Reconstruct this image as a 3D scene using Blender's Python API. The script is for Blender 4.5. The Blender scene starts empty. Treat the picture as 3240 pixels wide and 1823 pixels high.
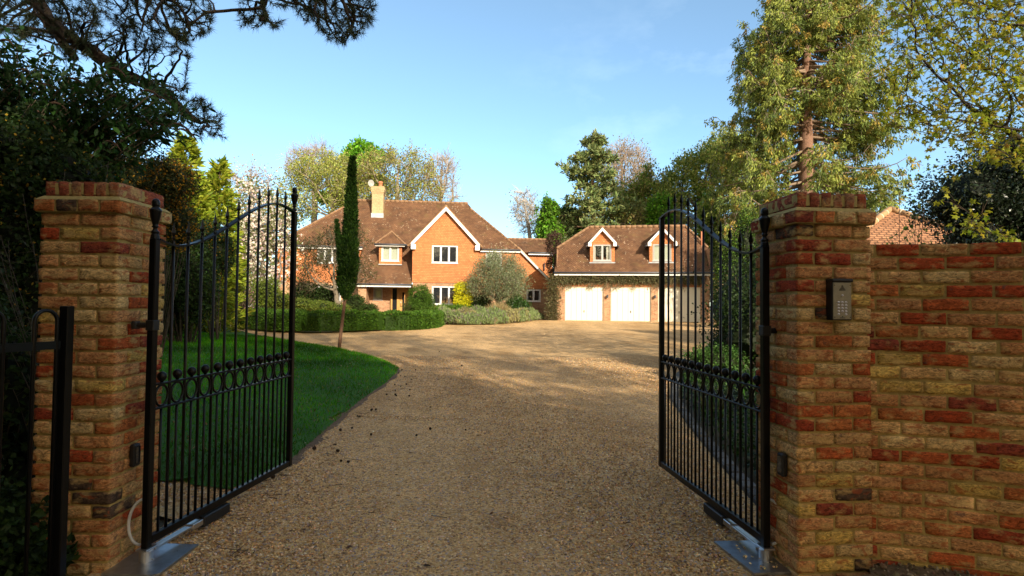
import bpy, math, random
import numpy as np
from mathutils import Vector, Matrix

SC = bpy.context.scene
COL = SC.collection
R = math.radians
RNG = np.random.default_rng(7)

# ------------------------------------------------------------------ camera
F_PX, CX, CY = 1800.0, 1620.0, 911.5
PITCH = math.atan(52.5 / 1800); ROLL = 0.010
cam = bpy.data.cameras.new('camera'); camo = bpy.data.objects.new('camera', cam); COL.objects.link(camo)
cam.sensor_width = 36.0; cam.lens = 20.0; cam.clip_end = 2000; cam.clip_start = 0.05
CM = Matrix.Rotation(math.pi / 2 + PITCH, 4, 'X') @ Matrix.Rotation(ROLL, 4, 'Z')
CM.translation = (0, 0, 1.5)
camo.matrix_world = CM
SC.camera = camo
_R = np.array(CM.to_3x3()); CAMP = np.array([0, 0, 1.5])

def ray(u, v):
    return _R @ np.array([(u - CX) / F_PX, -(v - CY) / F_PX, -1.0])
def at(u, v, Y):
    d = ray(u, v); return CAMP + d * (Y / d[1])
K = 3240 / 2576
def D(x, y, Y):                      # a spot measured on the photo, at distance Y
    return at(x * K, y * K, Y)
def gz(x, y):
    y = np.asarray(y, float)
    return np.clip(0.0152 * (y - 3.0), 0, 0.5)
def gnd(u, v):
    z = 0.0
    d = ray(u, v)
    for _ in range(12):
        P = CAMP + d * ((z - 1.5) / d[2]); z = float(gz(P[0], P[1]))
    return P
def gD(x, y): return gnd(x * K, y * K)

# ------------------------------------------------------------------ mesh builder
class MB:
    def __init__(s): s.v = []; s.f3 = []; s.f4 = []; s.c = []; s.n = 0; s.fn = []
    def add(s, v, f, col=None):
        v = np.asarray(v, np.float32).reshape(-1, 3); n = len(v)
        if n == 0: return
        s.v.append(v)
        c = np.ones((n, 4), np.float32)
        if col is not None: c[:, :3] = np.asarray(col, np.float32)
        s.c.append(c)
        if isinstance(f, np.ndarray):
            (s.f3 if f.shape[1] == 3 else s.f4).append(f.astype(np.int64) + s.n)
        else:
            a = [x for x in f if len(x) == 3]; b = [x for x in f if len(x) == 4]; g = [x for x in f if len(x) > 4]
            if a: s.f3.append(np.array(a, np.int64) + s.n)
            if b: s.f4.append(np.array(b, np.int64) + s.n)
            for x in g: s.fn.append([i + s.n for i in x])
        s.n += n
    # shapes
    def box(s, a, b, col=None):
        x0, y0, z0 = a; x1, y1, z1 = b
        s.add([(x0,y0,z0),(x1,y0,z0),(x1,y1,z0),(x0,y1,z0),(x0,y0,z1),(x1,y0,z1),(x1,y1,z1),(x0,y1,z1)],
              [(0,3,2,1),(4,5,6,7),(0,1,5,4),(1,2,6,5),(2,3,7,6),(3,0,4,7)], col)
    def bbox(s, a, b, bev=0.004, col=None):          # box with chamfered edges
        a = np.array(a, float); b = np.array(b, float); c = (a + b) / 2; h = (b - a) / 2
        h = np.maximum(h, 1e-4); bev = min(bev, h.min() * 0.9)
        V = []; F = []; idx = {}
        for sx in (-1, 1):
            for sy in (-1, 1):
                for sz in (-1, 1):
                    sg = np.array([sx, sy, sz])
                    for k in range(3):
                        p = c + sg * (h - bev); p[k] = c[k] + sg[k] * h[k]
                        idx[(sx, sy, sz, k)] = len(V); V.append(p)
        for k in range(3):
            i, j = (k + 1) % 3, (k + 2) % 3
            for sk in (-1, 1):
                q = []
                for (si, sj) in ((-1,-1),(1,-1),(1,1),(-1,1)):
                    t = [0,0,0]; t[k] = sk; t[i] = si; t[j] = sj; q.append(idx[(*t, k)])
                F.append(tuple(q) if sk > 0 else tuple(q[::-1]))
            for si in (-1, 1):
                for sj in (-1, 1):
                    t0 = [0,0,0]; t1 = [0,0,0]
                    t0[k] = -1; t1[k] = 1; t0[i] = t1[i] = si; t0[j] = t1[j] = sj
                    F.append((idx[(*t0, i)], idx[(*t1, i)], idx[(*t1, j)], idx[(*t0, j)]))
        for sx in (-1, 1):
            for sy in (-1, 1):
                for sz in (-1, 1): F.append(tuple(idx[(sx, sy, sz, k)] for k in range(3)))
        s.add(V, F, col)
    def tube(s, pts, rad, n=8, cap=True, col=None, closed=False):
        P = np.asarray(pts, float); m = len(P)
        rad = np.full(m, rad, float) if np.isscalar(rad) else np.asarray(rad, float)
        if closed: T = np.roll(P, -1, 0) - np.roll(P, 1, 0)
        else:
            T = np.empty_like(P); T[1:-1] = P[2:] - P[:-2]; T[0] = P[1] - P[0]; T[-1] = P[-1] - P[-2]
        T /= np.linalg.norm(T, axis=1)[:, None] + 1e-12
        u = np.cross(T[0], [0, 0, 1]) if abs(T[0][2]) < .9 else np.cross(T[0], [1, 0, 0])
        u /= np.linalg.norm(u); an = np.arange(n) * 2 * math.pi / n
        V = []
        for i in range(m):
            u = u - T[i] * (u @ T[i]); u /= np.linalg.norm(u) + 1e-12; w = np.cross(T[i], u)
            V.append(P[i] + rad[i] * (np.cos(an)[:, None] * u + np.sin(an)[:, None] * w))
        F = []
        for i in range(m if closed else m - 1):
            i2 = (i + 1) % m
            for k in range(n): F.append((i*n + k, i*n + (k+1) % n, i2*n + (k+1) % n, i2*n + k))
        if cap and not closed:
            F.append(tuple(range(n - 1, -1, -1))); F.append(tuple((m-1)*n + k for k in range(n)))
        s.add(np.concatenate(V), F, col)
    def lathe(s, o, prof, n=14, col=None):           # profile (r, z) about a vertical axis at o
        an = np.arange(n) * 2 * math.pi / n; V = []
        for r, z in prof:
            V.append(np.stack([o[0] + r*np.cos(an), o[1] + r*np.sin(an), np.full(n, o[2] + z)], 1))
        F = []
        for i in range(len(prof) - 1):
            for k in range(n): F.append((i*n + k, i*n + (k+1) % n, (i+1)*n + (k+1) % n, (i+1)*n + k))
        F.append(tuple(range(n - 1, -1, -1))); F.append(tuple((len(prof)-1)*n + k for k in range(n)))
        s.add(np.concatenate(V), F, col)
    def frusta(s, p0, p1, r0, r1, n=5, col=None):    # many cone pieces at once
        p0 = np.asarray(p0, float); p1 = np.asarray(p1, float); N = len(p0)
        if N == 0: return
        T = p1 - p0; T /= np.linalg.norm(T, axis=1)[:, None] + 1e-9
        a = np.where(np.abs(T[:, 2:3]) < .9, np.array([[0, 0, 1.]]), np.array([[1., 0, 0]]))
        u = np.cross(T, a); u /= np.linalg.norm(u, axis=1)[:, None] + 1e-9; w = np.cross(T, u)
        an = np.arange(n) * 2 * math.pi / n
        ring = np.cos(an)[None, :, None] * u[:, None] + np.sin(an)[None, :, None] * w[:, None]
        r0 = np.broadcast_to(r0, (N,)); r1 = np.broadcast_to(r1, (N,))
        V = np.concatenate([p0[:, None] + ring * r0[:, None, None], p1[:, None] + ring * r1[:, None, None]], 1)
        k = np.arange(n); f = np.stack([k, (k+1) % n, n + (k+1) % n, n + k], 1)
        F = (np.arange(N)[:, None, None] * 2*n + f[None]).reshape(-1, 4)
        s.add(V.reshape(-1, 3), F, col)
    def inst(s, tv, tf, pos, X, Z, size, col=None):  # copies of a small template (x along X, z along Z)
        pos = np.asarray(pos, float); N = len(pos)
        if N == 0: return
        X = X / (np.linalg.norm(X, axis=1)[:, None] + 1e-9)
        Y = np.cross(Z, X); Y /= np.linalg.norm(Y, axis=1)[:, None] + 1e-9
        Z = np.cross(X, Y)
        tv = np.asarray(tv, float); size = np.broadcast_to(size, (N,))
        V = pos[:, None] + size[:, None, None] * (tv[None, :, 0:1]*X[:, None] + tv[None, :, 1:2]*Y[:, None] + tv[None, :, 2:3]*Z[:, None])
        F = (np.arange(N)[:, None, None] * len(tv) + np.asarray(tf)[None]).reshape(-1, len(tf[0]))
        if col is not None: col = np.repeat(np.asarray(col, float).reshape(N, 3), len(tv), 0)
        s.add(V.reshape(-1, 3), F, col)
    def build(s, name, m, parent=None, smooth=False, uv=False):
        me = bpy.data.meshes.new(name)
        V = np.concatenate(s.v); me.vertices.add(len(V)); me.vertices.foreach_set('co', V.ravel())
        loops = []; starts = []; k = 0
        for arr, w in ((s.f3, 3), (s.f4, 4)):
            if arr:
                A = np.concatenate(arr); loops.append(A.ravel()); starts.append(k + np.arange(len(A)) * w); k += A.size
        for g in s.fn: loops.append(np.array(g)); starts.append(np.array([k])); k += len(g)
        L = np.concatenate(loops); S = np.concatenate(starts)
        me.loops.add(len(L)); me.loops.foreach_set('vertex_index', L.astype(np.int32))
        me.polygons.add(len(S)); me.polygons.foreach_set('loop_start', S.astype(np.int32))
        ca = me.color_attributes.new('Col', 'FLOAT_COLOR', 'POINT'); ca.data.foreach_set('color', np.concatenate(s.c).ravel())
        me.update(calc_edges=True)
        me.polygons.foreach_set('use_smooth', np.full(len(S), smooth))
        if uv:
            ul = me.uv_layers.new(name='UVMap')
            for p in me.polygons:
                n = p.normal
                t = Vector((-n.y, n.x, 0)) if abs(n.z) < .98 else Vector((1, 0, 0))
                t.normalize(); b = n.cross(t)
                for li in p.loop_indices:
                    co = me.vertices[me.loops[li].vertex_index].co
                    ul.data[li].uv = (co.dot(t), co.dot(b))
        me.materials.append(m)
        o = bpy.data.objects.new(name, me); COL.objects.link(o)
        if parent is not None: o.parent = parent
        return o

def tag(o, label=None, cat=None, group=None, kind=None):
    if label: o['label'] = label
    if cat: o['category'] = cat
    if group: o['group'] = group
    if kind: o['kind'] = kind
    return o
def thing(name, label, cat, loc=(0, 0, 0), rz=0.0, group=None):
    o = bpy.data.objects.new(name, None); COL.objects.link(o); o.empty_display_size = .2
    o.location = tuple(float(c) for c in loc); o.rotation_euler = (0, 0, rz)
    return tag(o, label, cat, group)
def copy_thing(r, loc, rz=None, sc=None):
    c = r.copy(); COL.objects.link(c); c.location = tuple(float(x) for x in loc)
    if rz is not None: c.rotation_euler = (0, 0, rz)
    if sc is not None: c.scale = (sc, sc, sc)
    for ch in list(r.children):
        d = ch.copy(); COL.objects.link(d); d.parent = c
        for g in list(ch.children):
            e = g.copy(); COL.objects.link(e); e.parent = d
    return c

# ------------------------------------------------------------------ materials
def newmat(name):
    m = bpy.data.materials.new(name); m.use_nodes = True
    nt = m.node_tree; b = nt.nodes['Principled BSDF']
    return m, nt, b
def N(nt, t, **kw):
    n = nt.nodes.new(t)
    for k, v in kw.items():
        if hasattr(n, k): setattr(n, k, v)
        else: n.inputs[k].default_value = v
    return n
def lk(nt, a, b): nt.links.new(a, b)
def noise(nt, scale, detail=4, rough=.55, vec=None):
    n = N(nt, 'ShaderNodeTexNoise'); n.inputs['Scale'].default_value = scale
    n.inputs['Detail'].default_value = detail; n.inputs['Roughness'].default_value = rough
    if vec is not None: lk(nt, vec, n.inputs['Vector'])
    return n
def ramp(nt, src, stops):
    r = N(nt, 'ShaderNodeValToRGB'); e = r.color_ramp.elements
    while len(e) < len(stops): e.new(.5)
    for i, (p, c) in enumerate(stops):
        e[i].position = p; e[i].color = (*c, 1) if len(c) == 3 else c
    lk(nt, src, r.inputs[0]); return r
def mix(nt, a, b, fac, mode='MIX'):
    m = N(nt, 'ShaderNodeMix'); m.data_type = 'RGBA'; m.blend_type = mode
    for s, i in ((a, 6), (b, 7)):
        if isinstance(s, tuple): m.inputs[i].default_value = (*s, 1)
        else: lk(nt, s, m.inputs[i])
    if isinstance(fac, (int, float)): m.inputs[0].default_value = fac
    else: lk(nt, fac, m.inputs[0])
    return m.outputs[2]
def bump(nt, b, h, strength=.4, dist=.01):
    n = N(nt, 'ShaderNodeBump'); n.inputs['Strength'].default_value = strength; n.inputs['Distance'].default_value = dist
    lk(nt, h, n.inputs['Height']); lk(nt, n.outputs[0], b.inputs['Normal']); return n
def coords(nt, kind='Object'): return N(nt, 'ShaderNodeTexCoord').outputs[kind]

def plain(name, c, rough=.6, metal=0.0, var=.12, scale=8, bmp=0.0, coat=0.0, spec=.5):
    m, nt, b = newmat(name)
    n = noise(nt, scale, 5, .6, coords(nt))
    d = tuple(x * (1 - var) for x in c); l = tuple(min(1, x * (1 + var)) for x in c)
    r = ramp(nt, n.outputs['Fac'], [(.3, d), (.7, l)]); lk(nt, r.outputs[0], b.inputs['Base Color'])
    b.inputs['Roughness'].default_value = rough; b.inputs['Metallic'].default_value = metal
    b.inputs['Coat Weight'].default_value = coat; b.inputs['Specular IOR Level'].default_value = spec
    if bmp: bump(nt, b, n.outputs['Fac'], bmp, .01)
    return m
def leafmat(name, rough=.5, trans=.35, spec=.3):
    m, nt, b = newmat(name)
    a = N(nt, 'ShaderNodeAttribute', attribute_name='Col')
    lk(nt, a.outputs['Color'], b.inputs['Base Color']); b.inputs['Roughness'].default_value = rough
    b.inputs['Specular IOR Level'].default_value = spec
    t = N(nt, 'ShaderNodeBsdfTranslucent')
    hs = N(nt, 'ShaderNodeHueSaturation'); hs.inputs['Value'].default_value = 1.3; hs.inputs['Hue'].default_value = .485
    lk(nt, a.outputs['Color'], hs.inputs['Color']); lk(nt, hs.outputs[0], t.inputs['Color'])
    mx = N(nt, 'ShaderNodeMixShader'); mx.inputs[0].default_value = trans
    lk(nt, b.outputs[0], mx.inputs[1]); lk(nt, t.outputs[0], mx.inputs[2])
    lk(nt, mx.outputs[0], nt.nodes['Material Output'].inputs['Surface'])
    return m
def attrmat(name, rough=.8, nscale=30, lo=.7, hi=1.2, bmp=.3, spec=.3, dist=.01):
    m, nt, b = newmat(name)
    a = N(nt, 'ShaderNodeAttribute', attribute_name='Col')
    n = noise(nt, nscale, 6, .65, coords(nt))
    r = ramp(nt, n.outputs['Fac'], [(.25, (lo,)*3), (.75, (hi,)*3)])
    lk(nt, mix(nt, a.outputs['Color'], r.outputs[0], 1.0, 'MULTIPLY'), b.inputs['Base Color'])
    b.inputs['Roughness'].default_value = rough; b.inputs['Specular IOR Level'].default_value = spec
    if bmp: bump(nt, b, n.outputs['Fac'], bmp, dist)
    return m

def brick_unit_mat():                # hand-made bricks of the gate pillars and the wall
    m, nt, b = newmat('handmade_brick')
    a = N(nt, 'ShaderNodeAttribute', attribute_name='Col'); co = coords(nt)
    mp = N(nt, 'ShaderNodeMapping'); mp.inputs['Scale'].default_value = (1, 1, 2.2); lk(nt, co, mp.inputs[0])
    n1 = noise(nt, 26, 8, .68, mp.outputs[0]); n1.inputs['Distortion'].default_value = 1.6
    n2 = noise(nt, 9, 4, .6, mp.outputs[0]); n3 = noise(nt, 70, 6, .7, co)
    r1 = ramp(nt, n1.outputs['Fac'], [(.35, (.30,)*3), (.45, (.72,)*3), (.53, (1.05,)*3), (.66, (1.55, 1.5, 1.4))])
    c = mix(nt, a.outputs['Color'], r1.outputs[0], 1.0, 'MULTIPLY')
    f = ramp(nt, n2.outputs['Fac'], [(.52, (0,)*3), (.64, (.75,)*3)])
    c = mix(nt, c, (.54, .36, .14), f.outputs[0])            # buff sand skin
    n4 = noise(nt, 13, 5, .62, mp.outputs[0]); n4.inputs['Distortion'].default_value = .8; f4 = ramp(nt, n4.outputs['Fac'], [(.54, (0,)*3), (.62, (.7,)*3)]); c = mix(nt, c, (.33, .075, .024), f4.outputs[0])    # fired red patches
    n5 = noise(nt, 17, 5, .66, co); f5 = ramp(nt, n5.outputs['Fac'], [(.63, (0,)*3), (.72, (.75,)*3)]); c = mix(nt, c, (.11, .065, .055), f5.outputs[0])   # dark kiss marks
    g = ramp(nt, n3.outputs['Fac'], [(.3, (.72,)*3), (.7, (1.2,)*3)])
    c = mix(nt, c, g.outputs[0], 1.0, 'MULTIPLY')
    lk(nt, c, b.inputs['Base Color']); b.inputs['Roughness'].default_value = .9; b.inputs['Specular IOR Level'].default_value = .2
    h = mix(nt, n1.outputs['Color'], n3.outputs['Color'], .3)
    bump(nt, b, h, .9, .012)
    return m
def uv_rows(name, base, alt, mortar, bw, bh, ms, rough=.85, spots=None, bmp=.6, varn=.35, moss=None):
    m, nt, b = newmat(name); uv = coords(nt, 'UV')
    br = N(nt, 'ShaderNodeTexBrick'); lk(nt, uv, br.inputs['Vector'])
    br.inputs['Color1'].default_value = (*base, 1); br.inputs['Color2'].default_value = (*alt, 1); br.inputs['Mortar'].default_value = (*mortar, 1)
    br.inputs['Scale'].default_value = 1; br.inputs['Brick Width'].default_value = bw; br.inputs['Row Height'].default_value = bh
    br.inputs['Mortar Size'].default_value = ms; br.inputs['Mortar Smooth'].default_value = .2; br.inputs['Bias'].default_value = 0
    n = noise(nt, 1.1, 6, .7, uv); n2 = noise(nt, 9, 3, .6, uv)
    r = ramp(nt, n.outputs['Fac'], [(.3, (1 - varn,)*3), (.7, (1 + varn,)*3)])
    c = mix(nt, br.outputs['Color'], r.outputs[0], 1.0, 'MULTIPLY')
    r2 = ramp(nt, n2.outputs['Fac'], [(.3, (.75,)*3), (.7, (1.22,)*3)])
    c = mix(nt, c, r2.outputs[0], 1.0, 'MULTIPLY')
    if moss:
        n4 = noise(nt, .9, 5, .7, uv); f = ramp(nt, n4.outputs['Fac'], [(.56, (0,)*3), (.72, (.6,)*3)])
        c = mix(nt, c, moss, f.outputs[0])
    if spots:
        vo = N(nt, 'ShaderNodeTexVoronoi'); vo.inputs['Scale'].default_value = 5.2; lk(nt, uv, vo.inputs['Vector'])
        n3 = noise(nt, .8, 2, .5, uv)
        f = ramp(nt, vo.outputs['Distance'], [(.10, (1,)*3), (.2, (0,)*3)])
        g = ramp(nt, n3.outputs['Fac'], [(.42, (0,)*3), (.62, (.8,)*3)])
        ff = mix(nt, f.outputs[0], g.outputs[0], 1.0, 'MULTIPLY')
        c = mix(nt, c, spots, ff)
    lk(nt, c, b.inputs['Base Color']); b.inputs['Roughness'].default_value = rough; b.inputs['Specular IOR Level'].default_value = .25
    bump(nt, b, br.outputs['Fac'], -bmp if True else bmp, .03)
    return m

M = {}
M['brick'] = brick_unit_mat()
M['mortar'] = plain('sandy_mortar', (.38, .285, .10), .95, var=.25, scale=40, bmp=.5)
M['black'] = plain('black_gate_paint', (.003, .003, .0033), .30, var=.2, scale=30, spec=.25)
M['blackmatt'] = plain('black_plastic', (.008, .008, .009), .5, var=.2)
M['galv'] = plain('galvanised_steel', (.42, .45, .50), .38, 1.0, var=.2, scale=14, bmp=.08)
M['alloy'] = plain('cast_alloy', (.6, .6, .6), .35, 1.0, var=.1, scale=20)
M['cable'] = plain('grey_conduit', (.55, .55, .55), .5, var=.1)
M['white'] = plain('white_paint', (.80, .79, .76), .5, var=.04, scale=2)
M['upvc'] = plain('grey_white_frame', (.72, .72, .71), .4, var=.03)
M['greyframe'] = plain('grey_frame', (.42, .41, .39), .45, var=.05)
M['cream'] = plain('cream_door_paint', (.70, .66, .55), .5, var=.04, scale=1.5)
M['gutter'] = plain('dark_gutter', (.055, .058, .07), .45, var=.15)
M['lead'] = plain('lead_flashing', (.34, .36, .38), .55, .3, var=.2, scale=5)
M['oak'] = plain('oak_door', (.50, .26, .07), .5, var=.2, scale=6)
M['terracotta'] = plain('terracotta_pot', (.48, .17, .08), .8, var=.15)
M['render'] = plain('white_wall', (.75, .74, .7), .8, var=.05)
M['dish'] = plain('grey_dish', (.30, .30, .29), .5, var=.05)
M['tile'] = uv_rows('clay_roof_tile', (.135, .066, .034), (.185, .092, .045), (.045, .024, .015), .17, .105, .016, varn=.45, spots=(.66, .57, .44), moss=(.13, .10, .035))
M['hang'] = uv_rows('tile_hanging', (.46, .165, .062), (.56, .22, .085), (.25, .085, .035), .165, .115, .012, varn=.16, bmp=.7)
M['stock'] = uv_rows('stock_brick', (.31, .125, .06), (.42, .24, .135), (.36, .28, .18), .225, .075, .010, varn=.3, bmp=.4)
M['yellowstock'] = uv_rows('yellow_brick', (.36, .26, .135), (.42, .30, .16), (.36, .29, .19), .225, .075, .009, varn=.2, bmp=.4)
M['orangetile'] = uv_rows('orange_roof_tile', (.33, .155, .078), (.42, .21, .11), (.12, .06, .035), .2, .13, .02, varn=.25)
M['ridge'] = plain('ridge_tile', (.23, .13, .068), .85, var=.25, scale=3, bmp=.2)
M['verge'] = plain('verge_tile', (.36, .21, .10), .85, var=.25, scale=3, bmp=.2)
M['ridgepale'] = plain('ridge_mortar', (.55, .45, .32), .9, var=.2, scale=4)
def glass(name, tint, rough=.03):
    m, nt, b = newmat(name)
    b.inputs['Base Color'].default_value = (*tint, 1); b.inputs['Roughness'].default_value = rough
    b.inputs['IOR'].default_value = 1.52; b.inputs['Specular IOR Level'].default_value = .8
    n = noise(nt, 1.3, 2, .5, coords(nt)); bump(nt, b, n.outputs['Fac'], .05, .02)
    return m
M['pane'] = glass('window_glass', (.018, .02, .022))
def clear():
    m, nt, b = newmat('clear_glass')
    g = N(nt, 'ShaderNodeBsdfGlossy'); g.inputs['Roughness'].default_value = .03
    t = N(nt, 'ShaderNodeBsdfTransparent'); mx = N(nt, 'ShaderNodeMixShader'); mx.inputs[0].default_value = .12
    lk(nt, t.outputs[0], mx.inputs[1]); lk(nt, g.outputs[0], mx.inputs[2]); lk(nt, mx.outputs[0], nt.nodes['Material Output'].inputs['Surface'])
    return m
M['clear'] = clear()
M['blind'] = plain('pale_blind', (.46, .50, .40), .8, var=.04)
M['curtain'] = plain('cream_curtain', (.6, .58, .48), .9, var=.06)
M['leaf'] = leafmat('leaf', .55, .35, .2)
M['leafwax'] = leafmat('waxy_leaf', .35, .25, .5)
M['needle'] = leafmat('needle', .6, .15, .25)
M['petal'] = leafmat('petal', .7, .35, .2)
M['bark'] = attrmat('bark', .9, 14, .5, 1.35, .8, dist=.03)
M['stone'] = attrmat('pebble', .85, 60, .65, 1.25, .25, .25)
M['grassblade'] = leafmat('grass_blade', .85, .35, .06)
M['cone'] = attrmat('pine_cone', .85, 60, .6, 1.2, .4)
M['setts'] = attrmat('granite_sett', .85, 40, .7, 1.2, .3)
# ------------------------------------------------------------------ plants
def unit(v):
    return v / (np.linalg.norm(v, axis=-1, keepdims=True) + 1e-9)
def rdir(rng, n): return unit(rng.normal(size=(n, 3)))
def pal(rng, cols, n, var=.18):
    c = np.array(cols, float)[rng.integers(0, len(cols), n)]
    return np.clip(c * (1 + rng.normal(0, var, (n, 1))) * (1 + rng.normal(0, .06, (n, 3))), .002, 1)
Q_V = [(0, 0, 0), (.5, .32, .06), (1, 0, 0), (.5, -.32, .06)]; Q_F = [(0, 3, 2, 1)]           # leaf diamond
N_V = [(0, 0, 0), (.45, .17, .05), (1, 0, -.06), (.45, -.17, .05)]; N_F = [(0, 3, 2, 1)]       # narrow leaf
L_V = [(0, 0, 0), (.3, .17, .03), (.62, .15, .02), (1, 0, -.1), (.62, -.15, .02), (.3, -.17, .03), (.32, 0, -.03), (.64, 0, -.03)]
L_F = [(0, 6, 1, 1), (1, 6, 7, 2), (2, 7, 3, 3), (0, 5, 6, 6), (5, 4, 7, 6), (4, 3, 7, 7)]
L_F3 = [(0, 6, 1), (1, 6, 7), (1, 7, 2), (2, 7, 3), (0, 5, 6), (5, 4, 7), (5, 7, 6), (4, 3, 7)] # long folded leaf
T_V = [(0, .03, 0), (1, 0, 0), (0, -.03, 0)]; T_F = [(0, 2, 1)]                                # needle
def maple_leaf():
    pts = []
    for a, r in ((-180, .05), (-150, .42), (-115, .62), (-88, .38), (-62, .80), (-32, .48), (0, 1.0), (32, .48), (62, .80), (88, .38), (115, .62), (150, .42)):
        pts.append((.35 + r*.65*math.cos(R(a)), r*.65*math.sin(R(a)), -.10 * r * r))
    v = [(.35, 0, .04)] + pts; n = len(pts)
    return v, [(0, 1 + i, 1 + (i + 1) % n) for i in range(n)]
MP_V, MP_F = maple_leaf()

def leaves(mb, rng, pos, size, cols, tmpl=(Q_V, Q_F), dirs=None, flat=.5, droop=0.0, var=.18, svar=.3):
    n = len(pos)
    if n == 0: return
    X = rdir(rng, n) if dirs is None else unit(dirs + rng.normal(0, .45, (n, 3)))
    X[:, 2] -= droop; Z = unit(rdir(rng, n) * (1 - flat) + np.array([0, 0, flat]))
    mb.inst(tmpl[0], tmpl[1], pos, X, Z, size * (1 + rng.uniform(-svar, svar, n)), pal(rng, cols, n, var))

def colonize(rng, att, seeds, parents, step, infl=None, kill=None, iters=80, tropism=(0, 0, 0)):
    """grow branches from the seed nodes towards the scattered points"""
    infl = infl or step * 12; kill = kill or step * 1.6
    P = [np.array(p, float) for p in seeds]; par = list(parents)
    A = np.asarray(att, float); tr = np.array(tropism, float)
    arr = np.array(P); near = None
    dmin = np.full(len(A), 1e9); imin = np.zeros(len(A), int); new0 = 0
    for it in range(iters):
        nw = np.array(P[new0:])
        if len(nw) == 0: break
        for c in range(0, len(nw), 400):
            d = np.linalg.norm(A[:, None] - nw[None, c:c+400], axis=2); j = d.argmin(1); dm = d[np.arange(len(A)), j]
            better = dm < dmin; dmin[better] = dm[better]; imin[better] = new0 + c + j[better]
        keep = dmin > kill
        A, dmin, imin = A[keep], dmin[keep], imin[keep]
        if len(A) == 0: break
        act = dmin < infl
        if not act.any(): act = dmin <= dmin.min() + 1e-6
        new0 = len(P); allP = np.array(P)
        ids = imin[act]; vec = unit(A[act] - allP[ids])
        u, inv = np.unique(ids, return_inverse=True); sm = np.zeros((len(u), 3)); np.add.at(sm, inv, vec)
        sm = unit(unit(sm) + tr + rng.normal(0, .12, sm.shape))
        for k, i in enumerate(u):
            P.append(allP[i] + sm[k] * step); par.append(int(i))
        if len(P) > 9000: break
    return np.array(P), np.array(par)
def radii(P, par, rtip, rbase, expo=2.3):
    n = len(P); w = np.zeros(n); kids = np.zeros(n, int)
    for i in range(n - 1, -1, -1):
        if kids[i] == 0: w[i] = 1
        if par[i] >= 0: w[par[i]] += w[i]; kids[par[i]] += 1
    r = w ** (1 / expo); r = rtip + (r - 1) / max(r.max() - 1, 1e-6) * (rbase - rtip)
    return r, kids
def ellipsoid(rng, n, c, r, shell=.35):
    d = rdir(rng, n); q = (shell + (1 - shell) * rng.random((n, 1))) ** .5
    return np.array(c) + d * q * np.array(r)

def decid(name, label, cat, base, crowns, natt=700, step=.6, trunk_r=.3, first=.3, bark=(.10, .085, .065), rtip=.012,
          twig=(4, .7), leaf=None, seed=1, group=None, lean=(0, 0), trop=(0, 0, .05), sides=5, shell=.3, ivy=None, extra=None):
    """deciduous tree; base in world, crowns = [(centre(local), radii)], leaf = dict(n,size,cols,spread)"""
    rng = np.random.default_rng(seed); t = thing(name, label, cat, base, 0, group)
    tot = sum(r[0]*r[1]*r[2] for c, r in crowns)
    att = np.concatenate([ellipsoid(rng, max(20, int(natt * r[0]*r[1]*r[2] / tot)), c, r, shell) for c, r in crowns])
    top = max(c[2] for c, r in crowns); h0 = top * first
    m = max(3, int(h0 / step)); seeds = [np.array([lean[0]*(i/m)*h0 + rng.normal(0, .03), lean[1]*(i/m)*h0, h0*i/m]) for i in range(m + 1)]
    P, par = colonize(rng, att, seeds, [-1] + list(range(m)), step, iters=90, tropism=trop)
    r, kids = radii(P, par, rtip, trunk_r)
    mb = MB(); s = np.arange(1, len(P)); p0, p1 = P[par[s]], P[s]
    ra = np.minimum(r[par[s]], r[s] * 1.5 + .004)
    bc = np.array(bark)
    thick = r[s] > .09
    mb.frusta(p0[thick], p1[thick], ra[thick], r[s][thick], 9, bc); mb.frusta(p0[~thick], p1[~thick], ra[~thick], r[s][~thick], sides, bc)
    tips = np.where((kids == 0) | (r < rtip * 2.2))[0]; tips = tips[tips > m]
    nt_, tl = twig
    if nt_:
        base_d = unit(P[tips] - P[par[tips]]); T = np.repeat(tips, nt_)
        d = unit(np.repeat(base_d, nt_, 0) * .6 + rdir(rng, len(T)) * .8 + np.array([0, 0, .15]))
        ln = tl * rng.uniform(.5, 1.2, (len(T), 1)); e = P[T] + d * ln
        mb.frusta(P[T], e, rtip * .8, rtip * .35, 3, bc * 1.1)
        d2 = unit(d + rdir(rng, len(T)) * .7); st = P[T] + d * ln * .5; e2 = st + d2 * ln * .6
        mb.frusta(st, e2, rtip * .5, rtip * .3, 3, bc * 1.15)
        ends = np.concatenate([e, e2, P[T] + d * ln * .6]); edir = np.concatenate([d, d2, d])
    else: ends, edir = P[tips], unit(P[tips] - P[par[tips]])
    mb.build('trunk', M['bark'], t, True)
    if leaf:
        lb = MB(); k = leaf['n']; idx = rng.integers(0, len(ends), k)
        pos = ends[idx] + rng.normal(0, leaf.get('spread', .18), (k, 3))
        cols = np.array(leaf['cols'])
        leaves(lb, rng, pos, leaf['size'], cols, leaf.get('tmpl', (Q_V, Q_F)), edir[idx], leaf.get('flat', .4), leaf.get('droop', 0), leaf.get('var', .2))
        lb.build('crown', leaf.get('mat', M['leaf']), t)
    if ivy: 
        lb = MB(); n, zt, rr, cols, sz = ivy
        z = rng.random(n) * zt; a = rng.random(n) * 6.283; q = rr * (.6 + .5 * rng.random(n)) * (1.1 - .6 * z / zt)
        ii = np.clip((z / max(h0, .1) * m).astype(int), 0, m); c = np.array(seeds)[ii]
        leaves(lb, rng, np.stack([c[:, 0] + np.cos(a)*q, c[:, 1] + np.sin(a)*q, z], 1), sz, cols); lb.build('ivy', M['leafwax'], t)
    if extra: extra(t, P, par, r, rng)
    return t

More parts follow.
